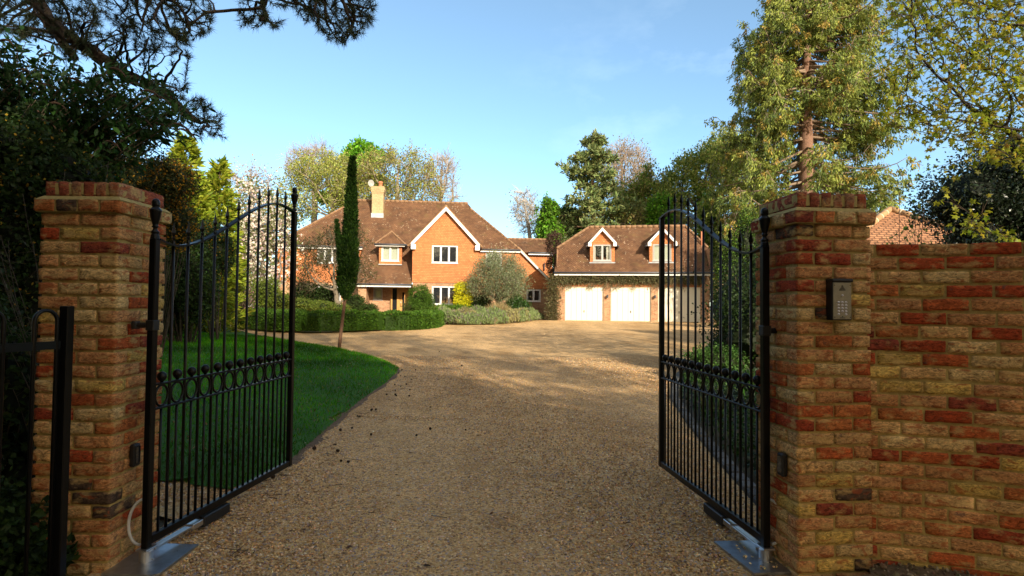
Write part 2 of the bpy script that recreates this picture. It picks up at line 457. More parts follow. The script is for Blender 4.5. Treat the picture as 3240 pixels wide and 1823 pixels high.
def blob_shrub(name, label, cat, base, blobs, n, size, cols, seed=1, tmpl=(Q_V, Q_F), core=True, mat=None, group=None, stems=0, flowers=None, rough=.18, flat=.35, corecol=(.02, .03, .01), shell=.82, kind=None, droop=0):
    """shrub: leaves spread through the outer part of lumpy volumes, over a darker-twig core of branches"""
    rng = np.random.default_rng(seed); t = thing(name, label, cat, base, 0, group)
    if kind: t['kind'] = kind
    lb = MB(); tot = sum((r[0]*r[1] + r[1]*r[2] + r[0]*r[2]) for c, r in blobs)
    for c, r in blobs:
        k = int(n * (r[0]*r[1] + r[1]*r[2] + r[0]*r[2]) / tot); d = rdir(rng, k)
        # lumps: many small clusters on the surface
        nc = max(12, k // 45); cd = rdir(rng, nc); cq = shell + rng.normal(0, rough * .6, nc)
        ci = rng.integers(0, nc, k); p = cd[ci] * cq[ci][:, None] + rng.normal(0, .11 + rough * .25, (k, 3))
        pos = np.array(c) + p * np.array(r); ok = pos[:, 2] > .01 - base[2] * 0
        pos = pos[pos[:, 2] > .02]
        leaves(lb, rng, pos, size, cols, tmpl, None if not droop else unit(pos - np.array(c)), flat, droop)
    lb.build('foliage', mat or M['leaf'], t)
    sb = MB()
    for c, r in blobs:
        b0 = np.array([c[0]*.5, c[1]*.5, 0.0]); k = stems or 10
        e = np.array(c) + rdir(rng, k) * np.array(r) * .75; e[:, 2] = np.maximum(e[:, 2], .15)
        mid = b0 + (e - b0) * .5 + rng.normal(0, .06, (k, 3)) * np.array(r)
        rr = max(.008, .022 * r[2])
        sb.frusta(np.repeat(b0[None], k, 0), mid, rr, rr * .7, 5, np.array([.07, .055, .04])); sb.frusta(mid, e, rr * .7, rr * .3, 5, np.array([.07, .055, .04]))
    sb.build('stem', M['bark'], t, True)
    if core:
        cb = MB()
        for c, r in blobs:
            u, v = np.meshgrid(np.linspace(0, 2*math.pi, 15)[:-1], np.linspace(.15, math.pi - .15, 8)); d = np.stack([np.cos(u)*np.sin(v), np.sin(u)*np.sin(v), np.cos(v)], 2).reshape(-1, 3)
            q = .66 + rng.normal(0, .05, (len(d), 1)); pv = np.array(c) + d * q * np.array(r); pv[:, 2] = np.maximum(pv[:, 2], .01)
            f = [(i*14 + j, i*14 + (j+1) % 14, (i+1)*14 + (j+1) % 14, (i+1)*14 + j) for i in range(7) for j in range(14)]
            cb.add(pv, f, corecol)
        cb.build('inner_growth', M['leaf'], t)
    if flowers:
        fb = MB(); k, fs, fc = flowers[:3]
        for c, r in blobs:
            d = rdir(rng, k); leaves(fb, rng, np.array(c) + d * np.array(r) * (.9 + rng.normal(0, .12, (k, 1))), fs, fc, flat=.2)
        fb.build('blossom', M['petal'], t)
    return t

def hedge_box(name, label, base, path, w, h, n, size, cols, seed=1, round_=.12, zb=.0):
    """clipped hedge along a path (local xy points): small leaves all over a rounded box"""
    rng = np.random.default_rng(seed); t = thing(name, label, 'hedge', base)
    P = np.array(path, float); seg = np.diff(P, axis=0); L = np.linalg.norm(seg, axis=1); cum = np.concatenate([[0], np.cumsum(L)])
    def pt(s):
        i = np.clip(np.searchsorted(cum, s, 'right') - 1, 0, len(L) - 1); f = (s - cum[i]) / L[i]
        p = P[i] + seg[i] * f[:, None]; d = seg[i] / L[i][:, None]; return p, np.stack([-d[:, 1], d[:, 0]], 1)
    lb = MB(); tot = cum[-1]; k = n
    s = rng.random(k) * tot; a = rng.random(k) * (2*h + w)          # unrolled around the section
    off = np.where(a < h, -w/2, np.where(a < h + w, a - h - w/2, w/2)); z = np.where(a < h, a, np.where(a < h + w, h, 2*h + w - a))
    p, nn = pt(s); lump = .035 * np.sin(s*5.1 + z*7) + .03 * np.sin(s*11.3 - off*9) + .022 * np.sin(s*2.3)
    jit = rng.normal(0, .022, k)
    sg = np.where(a < h, -1, np.where(a < h + w, 0, 1)); up = (sg == 0) * 1.
    ed = np.minimum(h - z, w/2 - np.abs(off)) ; cr = np.where(sg == 0, np.clip(1 - (w/2 - np.abs(off)) / round_, 0, 1), np.clip(1 - (h - z) / round_, 0, 1)) ** 2 * round_ * .45
    o2 = off + sg * (lump + jit) - np.sign(off) * cr; z2 = z + up * (lump + jit) - cr * up
    endf = np.minimum(s, tot - s); o2 *= np.clip(.72 + endf / .5 * .28, 0, 1)
    pos = np.stack([p[:, 0] + nn[:, 0]*o2, p[:, 1] + nn[:, 1]*o2, np.maximum(z2, .02)], 1)
    dirs = np.stack([nn[:, 0]*sg, nn[:, 1]*sg, up + .35], 1)
    leaves(lb, rng, pos, size, cols, (Q_V, Q_F), dirs, .2)
    for e, sgn in ((0, -1), (tot, 1)):                              # end caps
        kk = int(n * .5 * w / tot * .6) + 200; p, nn = pt(np.full(kk, e)); o = (rng.random(kk) - .5) * w * .9; z = rng.random(kk) * h
        dv = seg[0] / L[0] if e == 0 else seg[-1] / L[-1]; q = sgn * (rng.normal(.02, .03, kk) - .1 * (np.abs(o) / (w/2)) ** 3)
        pos = np.stack([p[:, 0] + nn[:, 0]*o + dv[0]*q, p[:, 1] + nn[:, 1]*o + dv[1]*q, z], 1)
        leaves(lb, rng, pos, size, cols, (Q_V, Q_F), np.tile([dv[0]*sgn, dv[1]*sgn, .4], (kk, 1)), .2)
    lb.build('foliage', M['leaf'], t)
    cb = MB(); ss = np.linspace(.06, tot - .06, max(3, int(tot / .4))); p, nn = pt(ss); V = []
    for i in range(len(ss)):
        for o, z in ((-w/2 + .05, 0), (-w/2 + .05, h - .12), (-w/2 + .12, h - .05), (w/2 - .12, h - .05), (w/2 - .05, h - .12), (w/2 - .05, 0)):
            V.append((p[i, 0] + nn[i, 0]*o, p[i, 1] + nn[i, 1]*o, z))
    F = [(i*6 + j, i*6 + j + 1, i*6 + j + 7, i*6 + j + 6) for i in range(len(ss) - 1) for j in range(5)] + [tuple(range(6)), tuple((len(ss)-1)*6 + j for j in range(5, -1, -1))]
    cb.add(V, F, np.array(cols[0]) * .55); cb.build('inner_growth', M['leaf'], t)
    return t

def bez(a, b, c, d, n=12):
    t = np.linspace(0, 1, n)[:, None]; a, b, c, d = (np.array(x, float) for x in (a, b, c, d))
    return (1-t)**3*a + 3*(1-t)**2*t*b + 3*(1-t)*t*t*c + t**3*d

def pine(name, label, base, height, trunk_r, whorls, seed, tuft=.38, needles=16, cols=None, clear=.1, prof=None, ln=3.5, bark=(.22, .13, .08), gap=0.0, cat='pine tree', group=None, up=.25):
    """open pine with whorled limbs carrying needle tufts"""
    rng = np.random.default_rng(seed); t = thing(name, label, cat, base, 0, group); tb = MB(); lb = MB()
    zs = np.linspace(0, height, 14); tp = np.stack([.12*np.sin(zs*.35), .1*np.cos(zs*.3), zs], 1)
    tb.tube(tp, trunk_r * (1 - .85 * zs / height) + .02, 9, col=bark); TP = []; TD = []
    for wz in np.linspace(clear, .97, whorls):
        L = ln * (prof(wz) if prof else (1 - wz) ** .8 + .12); k = rng.integers(3, 6); a0 = rng.random() * 6.28
        for j in range(k):
            if rng.random() < gap: continue
            a = a0 + j * 6.28 / k + rng.normal(0, .3); l = L * rng.uniform(.6, 1.15); z = wz * height + rng.normal(0, .15)
            d = np.array([math.cos(a), math.sin(a), 0]); o = np.array([np.interp(z, zs, tp[:, 0]), np.interp(z, zs, tp[:, 1]), z])
            e = o + d * l + np.array([0, 0, l * rng.normal(up - .05, .12)]); br = bez(o, o + d*l*.35, o + d*l*.75 + [0, 0, -l*.05], e, 8)
            r0 = min(.02 + .022 * l, trunk_r*.5); tb.tube(br, np.linspace(r0, .012, 8), 5, col=np.array(bark)*.75)
            for s in range(2, 8):
                m = int(2 + l * 1.1)
                for _ in range(m):
                    dd = unit(d * .5 + rng.normal(0, .7, 3) * np.array([1, 1, .35]) + [0, 0, .15]); q = br[s] + dd * rng.uniform(.12, .42) * min(l, 2.2)
                    tb.frusta([br[s]], [q], .012, .006, 3, np.array(bark)*.7); TP.append(q); TD.append(dd)
            TP.append(e); TD.append(d)
    TP.append(tp[-1]); TD.append([0, 0, 1]); TP = np.array(TP); TD = np.array(TD, float)
    k = needles; pos = np.repeat(TP, k, 0) + rng.normal(0, tuft * .22, (len(TP)*k, 3)); d = unit(np.repeat(TD, k, 0)*.5 + rdir(rng, len(pos)) + np.array([0, 0, .45]))
    lb.inst(N_V, N_F, pos, d, rdir(rng, len(pos)), tuft * rng.uniform(.6, 1.1, len(pos)), pal(rng, cols, len(pos)))
    tb.build('trunk', M['bark'], t, True); lb.build('crown', M['needle'], t)
    return t
# ------------------------------------------------------------------ ground, drive, lawn
def sheet(name, xs, ys, zf, m, mask=None):
    X, Y = np.meshgrid(xs, ys); mb = MB(); nx = len(xs); ny = len(ys)
    f = [(j*nx + i, j*nx + i + 1, (j+1)*nx + i + 1, (j+1)*nx + i) for j in range(ny - 1) for i in range(nx - 1)]
    mb.add(np.stack([X, Y, zf(X, Y)], 2).reshape(-1, 3), np.array(f)); return tag(mb.build(name, m, None, True), kind='structure')
def soil_mat():
    m, nt, b = newmat('earth'); co = coords(nt); n = noise(nt, 1.2, 8, .7, co); n2 = noise(nt, 30, 4, .6, co)
    r = ramp(nt, n.outputs['Fac'], [(.3, (.035, .045, .016)), (.55, (.06, .05, .03)), (.75, (.05, .07, .02))]); lk(nt, r.outputs[0], b.inputs['Base Color'])
    b.inputs['Roughness'].default_value = .95; bump(nt, b, n2.outputs['Fac'], .6, .04); return m
ys = np.concatenate([np.linspace(-300, -20, 12), np.linspace(-12, 60, 40), np.linspace(75, 900, 16)]); xs = np.concatenate([np.linspace(-700, -40, 12), np.linspace(-30, 40, 36), np.linspace(60, 700, 12)])
sheet('ground', xs, ys, lambda X, Y: gz(X, Y) - .03, soil_mat())

def gravel_mat():
    m, nt, b = newmat('pea_gravel'); co = coords(nt)
    vo = N(nt, 'ShaderNodeTexVoronoi'); vo.inputs['Scale'].default_value = 62; lk(nt, co, vo.inputs['Vector'])
    sp = N(nt, 'ShaderNodeSeparateColor'); lk(nt, vo.outputs['Color'], sp.inputs[0])
    r = ramp(nt, sp.outputs[0], [(0, (.31, .185, .09)), (.12, (.54, .325, .135)), (.40, (.66, .43, .19)), (.65, (.74, .50, .245)), (.86, (.54, .385, .245)), (.95, (.42, .34, .29)), (1, (.82, .65, .42))])
    r.color_ramp.interpolation = 'CONSTANT'
    n = noise(nt, .55, 6, .65, co); n2 = noise(nt, 5, 4, .6, co)
    mt = N(nt, 'ShaderNodeMapping'); mt.inputs['Scale'].default_value = (1.15, .16, 1); mt.inputs['Rotation'].default_value = (0, 0, .12); lk(nt, co, mt.inputs[0]); nt3 = noise(nt, 1.0, 5, .6, mt.outputs[0]); n = N(nt, 'ShaderNodeMix'); n.data_type = 'FLOAT'; n.inputs[0].default_value = .5; nb = noise(nt, .55, 6, .65, co); lk(nt, nb.outputs['Fac'], n.inputs[2]); lk(nt, nt3.outputs['Fac'], n.inputs[3])
    g = ramp(nt, n.outputs[0], [(.38, (.74, .69, .62)), (.5, (.98, .97, .95)), (.62, (1.16, 1.14, 1.12))]); c = mix(nt, r.outputs[0], g.outputs[0], 1, 'MULTIPLY')
    g2 = ramp(nt, n2.outputs['Fac'], [(.3, (.85,)*3), (.7, (1.12,)*3)]); c = mix(nt, c, g2.outputs[0], 1, 'MULTIPLY')
    lk(nt, c, b.inputs['Base Color']); b.inputs['Roughness'].default_value = .9; b.inputs['Specular IOR Level'].default_value = .2
    iv = N(nt, 'ShaderNodeMath', operation='SUBTRACT'); iv.inputs[0].default_value = 1; lk(nt, vo.outputs['Distance'], iv.inputs[1])
    bump(nt, b, iv.outputs[0], .9, .012); return m
M['gravel'] = gravel_mat()

# right edge of the drive and outline of the lawn, followed from the photo
EDGE = np.array([(1.78, 3.7), (1.94, 5.3), (2.15, 7.0), (2.45, 8.8), (3.2, 11.2), (4.6, 14.3), (6.6, 19), (9.2, 25), (11.4, 31), (12.9, 35.2)])
LAWN = [gnd(*p)[:2] for p in ((905, 1478), (985, 1405), (1060, 1340), (1150, 1265), (1220, 1215), (1256, 1183), (1262, 1166), (1220, 1145), (1160, 1126), (1075, 1107), (960, 1090), (870, 1074), (780, 1052), (690, 1030))]
LAWN = np.array(LAWN)
def edge_x(y): return np.interp(y, EDGE[:, 1], EDGE[:, 0])
drv = MB(); rows = np.concatenate([np.linspace(-9, 2, 12), np.linspace(2.4, 37.6, 70)]); V = []; nx = 40
for y in rows:
    xr = 5.0 if y < 2.6 else (1.75 if y < 3.7 else edge_x(y))
    if y < 4.2: xl = -2.3
    elif y < 7: xl = -3.4
    elif y < 16: xl = -12
    else: xl = -34
    for x in np.linspace(xl, xr, nx): V.append((x, y, float(gz(x, y)) + .004 * math.sin(x*1.7 + y*.6)))
drv.add(V, np.array([(j*nx + i, j*nx + i + 1, (j+1)*nx + i + 1, (j+1)*nx + i) for j in range(len(rows) - 1) for i in range(nx - 1)]))
tag(drv.build('driveway', M['gravel'], None, True), kind='structure')

def inside(poly, x, y):
    c = np.zeros(len(x), bool); j = len(poly) - 1
    for i in range(len(poly)):
        xi, yi = poly[i]; xj, yj = poly[j]
        c ^= ((yi > y) != (yj > y)) & (x < (xj - xi) * (y - yi) / (yj - yi + 1e-12) + xi); j = i
    return c
LP = np.concatenate([LAWN, [(-22, LAWN[-1][1] + 2), (-24, 12), (-14, 7.5), (-5.0, 6.0), (-2.9, 4.7), (-2.2, 4.5), (-2.02, 5.0)]])
def seg_dist(poly, x, y):
    d = np.full(len(x), 1e9)
    for i in range(len(poly)):
        a = poly[i]; b = poly[(i+1) % len(poly)]; ab = b - a; t = np.clip(((x - a[0])*ab[0] + (y - a[1])*ab[1]) / (ab @ ab + 1e-9), 0, 1)
        d = np.minimum(d, np.hypot(x - a[0] - t*ab[0], y - a[1] - t*ab[1]))
    return d
def lawn_z(x, y):
    d = seg_dist(LP, x, y); return gz(x, y) + .012 + .06 * np.clip(d / .25, 0, 1) + .22 * np.clip(d / 5, 0, 1) + .03*np.sin(x*.9)*np.cos(y*.7)*np.clip(d/2, 0, 1)
def lawn_mat():
    m, nt, b = newmat('turf'); co = coords(nt); n = noise(nt, 1.5, 6, .65, co); n2 = noise(nt, 40, 4, .6, co)
    r = ramp(nt, n.outputs['Fac'], [(.3, (.018, .08, .003)), (.6, (.03, .12, .005)), (.8, (.06, .11, .010))]); lk(nt, r.outputs[0], b.inputs['Base Color'])
    b.inputs['Roughness'].default_value = .9; bump(nt, b, n2.outputs['Fac'], .8, .03); return m
gx = np.arange(-24, 0, .2); gy = np.arange(3.5, 24, .2); GX, GY = np.meshgrid(gx, gy); cx_, cy_ = GX.ravel() + .1, GY.ravel() + .1
# lawn surface: triangulated fan strips from a fine grid clipped by the outline, plus the outline itself
lw = MB(); ins = inside(LP, cx_, cy_) ; V = []; Fq = []
keyi = {}
def vid(i, j):
    k = (i, j)
    if k not in keyi:
        x, y = gx[0] + i*.2, gy[0] + j*.2
        # snap border points onto the outline so the edge runs smooth
        P0 = np.array([x, y]); best = None; bd = .21
        for q in range(len(LP)):
            a = LP[q]; b_ = LP[(q+1) % len(LP)]; ab = b_ - a; t = np.clip((P0 - a) @ ab / (ab @ ab), 0, 1); c = a + t*ab; d = np.linalg.norm(P0 - c)
            if d < bd: bd = d; best = c
        if best is not None and (not inside(LP, np.array([x]), np.array([y]))[0] or bd < .08): x, y = best
        keyi[k] = len(V); V.append((x, y))
    return keyi[k]
nxg = len(gx)
for q in np.where(ins)[0]:
    j, i = divmod(q, nxg); Fq.append((vid(i, j), vid(i+1, j), vid(i+1, j+1), vid(i, j+1)))
V = np.array(V); lw.add(np.stack([V[:, 0], V[:, 1], lawn_z(V[:, 0], V[:, 1])], 1), np.array(Fq))
tag(lw.build('lawn', lawn_mat(), None, True), kind='structure')
# bare earth lip along the lawn edge
lip = MB(); rng = np.random.default_rng(3); pts = []
for a, b in zip(LAWN[:-4], LAWN[1:-3]):
    for t in np.linspace(0, 1, 9)[:-1]: pts.append(a + (b - a) * t)
pts = np.array(pts); tg = unit(np.gradient(pts, axis=0)); nr = np.stack([tg[:, 1], -tg[:, 0]], 1); V = []
for i, (p, n_) in enumerate(zip(pts, nr)):
    w = (.035 + .03 * math.sin(i*.9) + rng.uniform(0, .04)) * (1.0 if i < 45 else .5)
    for o, z in ((-.06, .014), (-.01, .014), (w*.5, .006), (w, -.006)):
        q = p + n_ * o; V.append((q[0], q[1], float(gz(q[0], q[1])) + z + rng.uniform(0, .006)))
lip.add(V, np.array([(i*4 + k, i*4 + k + 1, i*4 + k + 5, i*4 + k + 4) for i in range(len(pts) - 1) for k in range(3)]))
tag(lip.build('bare_earth', plain('bare_earth', (.12, .075, .04), .95, var=.45, scale=25, bmp=.6), None, True), kind='structure')
# grass blades
rng = np.random.default_rng(11); gb = MB()
k = 260000; u = rng.random(k); x = -1.0 - 13 * rng.random(k) ** 1.1; y = 3.6 + 16 * u ** 1.5
ok = inside(LP, x, y) & (x > -.62*y - 4.5); x, y = x[ok], y[ok]; n = len(x); sz = (.035 + .0022 * y) * rng.uniform(.6, 1.3, n)
X = unit(np.stack([rng.normal(0, .55, n), rng.normal(0, .55, n), np.ones(n)], 1))
patch = (.5 + .5 * np.sin(x*1.3 + 1.7*np.sin(y*.8)) * np.sin(y*1.1 + x*.4))[:, None]
gc = pal(rng, [(.028, .165, .003), (.04, .215, .004), (.052, .25, .005), (.08, .19, .010)], n, .25) * (.42 + 1.15 * patch) * np.where(rng.random((n, 1)) < .05, np.array([[3.2, 1.1, 3.0]]), 1)
gb.inst([(0, .07, 0), (1, 0, .1), (0, -.07, 0)], T_F, np.stack([x, y, lawn_z(x, y) - .004], 1), X, rdir(rng, n), sz, gc)
tag(gb.build('grass', M['grassblade']), 'short green lawn grass left of the gravel drive', 'grass', kind='stuff')

# loose stones
PEB_V = unit(np.array([(1, 0, 0), (-1, 0, 0), (0, 1, 0), (0, -1, 0), (0, 0, 1), (0, 0, -1), (.6, .6, .6), (-.6, .6, .6), (.6, -.6, .6), (-.6, -.6, .6)])) * np.array([1, .8, .62])
PEB_F = [(4, 6, 7), (4, 8, 6), (4, 7, 9), (4, 9, 8), (6, 2, 7), (8, 3, 9) and (9, 3, 8), (0, 6, 8), (1, 9, 7), (0, 2, 6), (1, 7, 2), (0, 8, 3), (1, 3, 9)]
def pebbles(mb, rng, x, y, z, sz, cols):
    n = len(x); Z = unit(rng.normal(0, .3, (n, 3)) + [0, 0, 1]); mb.inst(PEB_V, PEB_F, np.stack([x, y, z], 1), rdir(rng, n), Z, sz, pal(rng, cols, n, .2))
GC0 = [(.60, .41, .17), (.66, .46, .20), (.54, .34, .13), (.68, .52, .27), (.46, .29, .12), (.42, .33, .23), (.33, .31, .29), (.61, .43, .19), (.28, .19, .11), (.72, .60, .40), (.56, .36, .15)]
GC = [(min(.85, a*1.08), b_*1.0, c*1.06) for a, b_, c in GC0]
rng = np.random.default_rng(5); k = 230000; y = 2.0 + 12.5 * rng.random(k) ** 1.6; x = (rng.random(k) - .5) * 2 * (.2 + y * .95)
ok = ~inside(LP, x, y) & (x < np.where(y < 3.05, 5, np.where(y < 3.7, 1.7, edge_x(y) - .05))) & (x > np.where(y < 4.2, -2.3, -9)) & ~((x < -2.2) & (y > 2.9) & (y < 3.75)) & ~((x > -2.22) & (x < -1.89) & (y > 3.12) & (y < 3.52)) & ~((x > 1.28) & (x < 1.62) & (y > 3.2) & (y < 3.68))
x, y = x[ok], y[ok]; gr = MB(); pebbles(gr, rng, x, y, gz(x, y) + .001, .0072 * rng.uniform(.55, 1.5, len(x)) * (1 + .03*y), GC)
tag(gr.build('gravel', M['stone']), 'loose golden pea gravel over the drive between the gates', 'gravel', kind='stuff')
# granite sett kerb along the right of the drive
kb = MB(); rng = np.random.default_rng(9); s = 0; L = np.concatenate([[0], np.cumsum(np.linalg.norm(np.diff(EDGE, axis=0), axis=1))])
while s < L[-1] - .2:
    l = rng.uniform(.17, .24); p = np.array([np.interp(s + l/2, L, EDGE[:, 0]), np.interp(s + l/2, L, EDGE[:, 1])]); q = np.array([np.interp(s + l/2 + .05, L, EDGE[:, 0]), np.interp(s + l/2 + .05, L, EDGE[:, 1])])
    d = unit(q - p); n_ = np.array([d[1], -d[0]]); z0 = float(gz(*p)); tmp = MB(); tmp.bbox((-l/2 + .006, -.06, -.05), (l/2 - .006, .06, .035 + rng.uniform(0, .012)), .012)
    v = tmp.v[0]; g = rng.uniform(.08, .15); kb.add(np.stack([p[0] + v[:, 0]*d[0] + (v[:, 1] + .06)*n_[0], p[1] + v[:, 0]*d[1] + (v[:, 1] + .06)*n_[1], v[:, 2] + z0], 1), [tuple(f) for A in tmp.f4 for f in A] + [tuple(f) for A in tmp.f3 for f in A], (g, g*.97, g*.92)); s += l
tag(kb.build('kerb', M['setts']), kind='structure')

# ------------------------------------------------------------------ brickwork
BC0 = [(.34, .05, .016), (.38, .085, .026), (.44, .21, .085), (.52, .32, .14), (.46, .23, .095), (.52, .36, .10), (.53, .33, .14), (.28, .04, .018), (.49, .25, .11), (.40, .13, .04), (.55, .39, .18), (.22, .04, .026), (.055, .04, .032)]
BC = [tuple(1.12*(.94*c + .06*m) for c, m in zip(b_, (.40, .19, .075))) for b_ in BC0]
BW = [1.3, 1.1, 1.2, 1.6, 1.3, .9, 1.3, .8, 1.3, 1, 1.1, .6, .3]
BW = np.array(BW) / sum(BW)
def unit_box(nx, ny, nz):
    idx = {}; V = []; F = []
    def g(i, j, k):
        if (i, j, k) not in idx: idx[(i, j, k)] = len(V); V.append((2*i/nx - 1, 2*j/ny - 1, 2*k/nz - 1))
        return idx[(i, j, k)]
    for i in range(nx):
        for k in range(nz):
            F.append((g(i, 0, k), g(i+1, 0, k), g(i+1, 0, k+1), g(i, 0, k+1))); F.append((g(i, ny, k), g(i, ny, k+1), g(i+1, ny, k+1), g(i+1, ny, k)))
        for j in range(ny):
            F.append((g(i, j, 0), g(i, j+1, 0), g(i+1, j+1, 0), g(i+1, j, 0))); F.append((g(i, j, nz), g(i+1, j, nz), g(i+1, j+1, nz), g(i, j+1, nz)))
    for j in range(ny):
        for k in range(nz):
            F.append((g(0, j, k), g(0, j, k+1), g(0, j+1, k+1), g(0, j+1, k))); F.append((g(nx, j, k), g(nx, j+1, k), g(nx, j+1, k+1), g(nx, j, k+1)))
    return np.array(V, float), np.array(F)
UB = {'x': unit_box(9, 5, 4), 'y': unit_box(5, 9, 4), 'z': unit_box(4, 5, 5)}
def brick(mb, rng, c, h, tr=None, col=None, rough=1.0, kind=None):
    kind = kind or ('x' if h[0] >= h[1] else 'y'); V, F = UB[kind]; h = np.array(h, float)
    p = V * h; r = .005; inner = np.sign(p) * np.minimum(np.abs(p), h - r); d = p - inner
    nrm = np.linalg.norm(d, axis=1, keepdims=True); p = np.where(nrm > 1e-9, inner + d / (nrm + 1e-12) * r * np.clip(nrm / r, 0, 1), p)
    ph = rng.random((4, 3)) * 6.28; fr = rng.uniform(15, 60, (4, 3))
    dn = sum(np.sin(p @ fr[i] + ph[i][:, None].sum()) for i in range(4))[:, None] / 4
    sgn = V / (np.abs(V).max(1, keepdims=True)); out = sgn * (np.abs(V) > .999)
    p = p + out * dn * .0028 * rough + rng.normal(0, .0011 * rough, p.shape)
    p = p + np.array(c) + rng.normal(0, .0014, 3)
    if tr is not None: p = tr(p)
    if col is None: col = np.array(BC[rng.choice(len(BC), p=BW)]) * rng.uniform(.85, 1.15)
    mb.add(p, F, col)
def pillar(label, loc, rz, seed, courses):
    t = thing('brick_pillar', label, 'gate pillar', loc, rz); rng = np.random.default_rng(seed); bm_ = MB(); ch = .0775; j = .012; S = .44
    def course(z, S, kind, h=ch - j):
        a = S/2; w = .102; zc = z + h/2
        if kind == 0:
            for sx in (-1, 1):
                for sy in (-1, 1): brick(bm_, rng, (sx*(a - w/2), sy*(a/2 + j/4 - .0), zc), (w/2, a/2 - j/4 - .0, h/2))
            for sy in (-1, 1): brick(bm_, rng, (0, sy*(a - w/2), zc), (a - w - j, w/2, h/2))
        else:
            for sy in (-1, 1):
                for sx in (-1, 1): brick(bm_, rng, (sx*(a/2 + j/4), sy*(a - w/2), zc), (a/2 - j/4, w/2, h/2))
            for sx in (-1, 1): brick(bm_, rng, (sx*(a - w/2), 0, zc), (w/2, a - w - j, h/2))
    z = -.03
    for i in range(courses): course(z, S, (i + seed) % 2); z += ch
    bm_.build('shaft', M['brick'], t, True)
    mo = MB(); q = S/2 - .0105; mo.bbox((-q, -q, -.05), (q, q, z - .002), .004); mo.build('mortar', M['mortar'], t)
    cp = MB(); bm_ = cp; course2 = course; S2 = S + .052
    # projecting course: five short faces a side
    a = S2/2; w = .102; h = ch - j
    for sy in (-1, 1):
        for k in range(4): x0 = -a + k * S2/4; brick(cp, rng, (x0 + S2/8, sy*(a - w/2), z + h/2), (S2/8 - j/2, w/2, h/2))
    for sx in (-1, 1):
        for k in range(2): brick(cp, rng, (sx*(a - w/2), (k - .5) * (S2 - 2*w)/2, z + h/2), (w/2, (S2 - 2*w)/4 - j/2, h/2))
    zf = z + ch
    # soldier row of headers on edge
    S3 = S - .012; a3 = S3/2; n = 6; pw = S3/n; hs = .088
    for sy in (-1, 1):
        for k in range(n): brick(cp, rng, (-a3 + (k + .5)*pw, sy*(a3/2), zf + .008 + hs/2), (pw/2 - .007, a3/2 - .004, hs/2), kind='y', col=np.array([(.27, .07, .04), (.34, .15, .08), (.30, .08, .045), (.36, .18, .10)][rng.integers(0, 4)]) * rng.uniform(.85, 1.1))
    cp.build('cap', M['brick'], t, True)
    mc = MB(); q = S2/2 - .008; mc.bbox((-q, -q, z - .004), (q, q, zf - .012), .003); q3 = S3/2 - .008
    mc.bbox((-q3, -q3, zf + .02), (q3, q3, zf + .008 + hs - .010), .003)
    # sloped mortar shoulder
    b0 = S2/2 - .003; b1 = S3/2 - .002; z0 = zf - .013; z1 = zf + .012
    mc.add([(-b0,-b0,z0),(b0,-b0,z0),(b0,b0,z0),(-b0,b0,z0),(-b1,-b1,z1),(b1,-b1,z1),(b1,b1,z1),(-b1,b1,z1)], [(0,1,5,4),(1,2,6,5),(2,3,7,6),(3,0,4,7),(4,5,6,7)])
    mc.build('cap_mortar', M['mortar'], t)
    return t
# left pillar: front right corner from the photo; right pillar turned a little
PL = np.array([-2.21 - .22, 3.18 + .22]); pillar('left brick gate pillar with a bow topped railing in front of it', (PL[0], PL[1], .012), 0.0, 4, 26)
rz = R(5.6); FL = np.array([1.588, 3.17]); PR = FL + np.array([math.cos(rz)*.22 - math.sin(rz)*.22, math.sin(rz)*.22 + math.cos(rz)*.22])
pillar('right brick gate pillar that carries the keypad intercom', (PR[0], PR[1], -.01), rz, 9, 26)

# boundary wall curving towards the road on the right
def wall():
    t = thing('brick_wall', 'multicoloured brick boundary wall to the right of the intercom pillar', 'wall', (0, 0, 0)); rng = np.random.default_rng(21)
    p = np.array([PR[0] + .215, PR[1] - .155]); hd = R(-8); path = [p.copy()]; ds = .02
    for i in range(150):
        s = i * ds; hd = R(-8 - 27 * min(1, s / 1.3) - 8 * max(0, (s - 1.3)) / 1.7); p = p + ds * np.array([math.cos(hd), math.sin(hd)]); path.append(p.copy())
    path = np.array(path); S = np.arange(len(path)) * ds; tg = unit(np.gradient(path, axis=0)); nn = np.stack([tg[:, 1], -tg[:, 0]], 1)
    def warp(x, y, z):                                  # x along the wall, y depth (0 = face), z up
        px = np.interp(x, S, path[:, 0]); py = np.interp(x, S, path[:, 1]); ax = np.interp(x, S, nn[:, 0]); ay = np.interp(x, S, nn[:, 1])
        return np.stack([px - ax*y, py - ay*y, z], 1)
    b = MB(); ch = .0775; j = .012; z = -.06; i = 0; bl = .232
    while z < 1.84:
        x = -.03 if i % 2 else -.03 - bl*.5; k = 0
        while x < 2.75:
            l = bl + rng.normal(0, .004); x0 = max(x, -.03); x1 = x + l - j
            if x1 - x0 > .03:
                c = ((x0 + x1)/2, .051, z + (ch - j)/2); brick(b, rng, c, ((x1 - x0)/2, .051, (ch - j)/2), tr=lambda q: warp(q[:, 0], q[:, 1], q[:, 2]))
            x += l
        z += ch; i += 1
    top = z
    b.build('brickwork', M['brick'], t, True)
    m = MB(); xs = np.linspace(-.05, 2.75, 70); V = []
    for x in xs:
        for y, zz in ((.0095, -.1), (.0095, top - .016), (.215, top - .016), (.215, -.1)): V.append((x, y, zz))
    V = np.array(V); m.add(warp(V[:, 0], V[:, 1], V[:, 2]), np.array([(i*4 + k, i*4 + k + 4, i*4 + k + 5, i*4 + k + 1) for i in range(69) for k in range(3)])); m.build('mortar', M['mortar'], t)
    return warp
warp = wall()
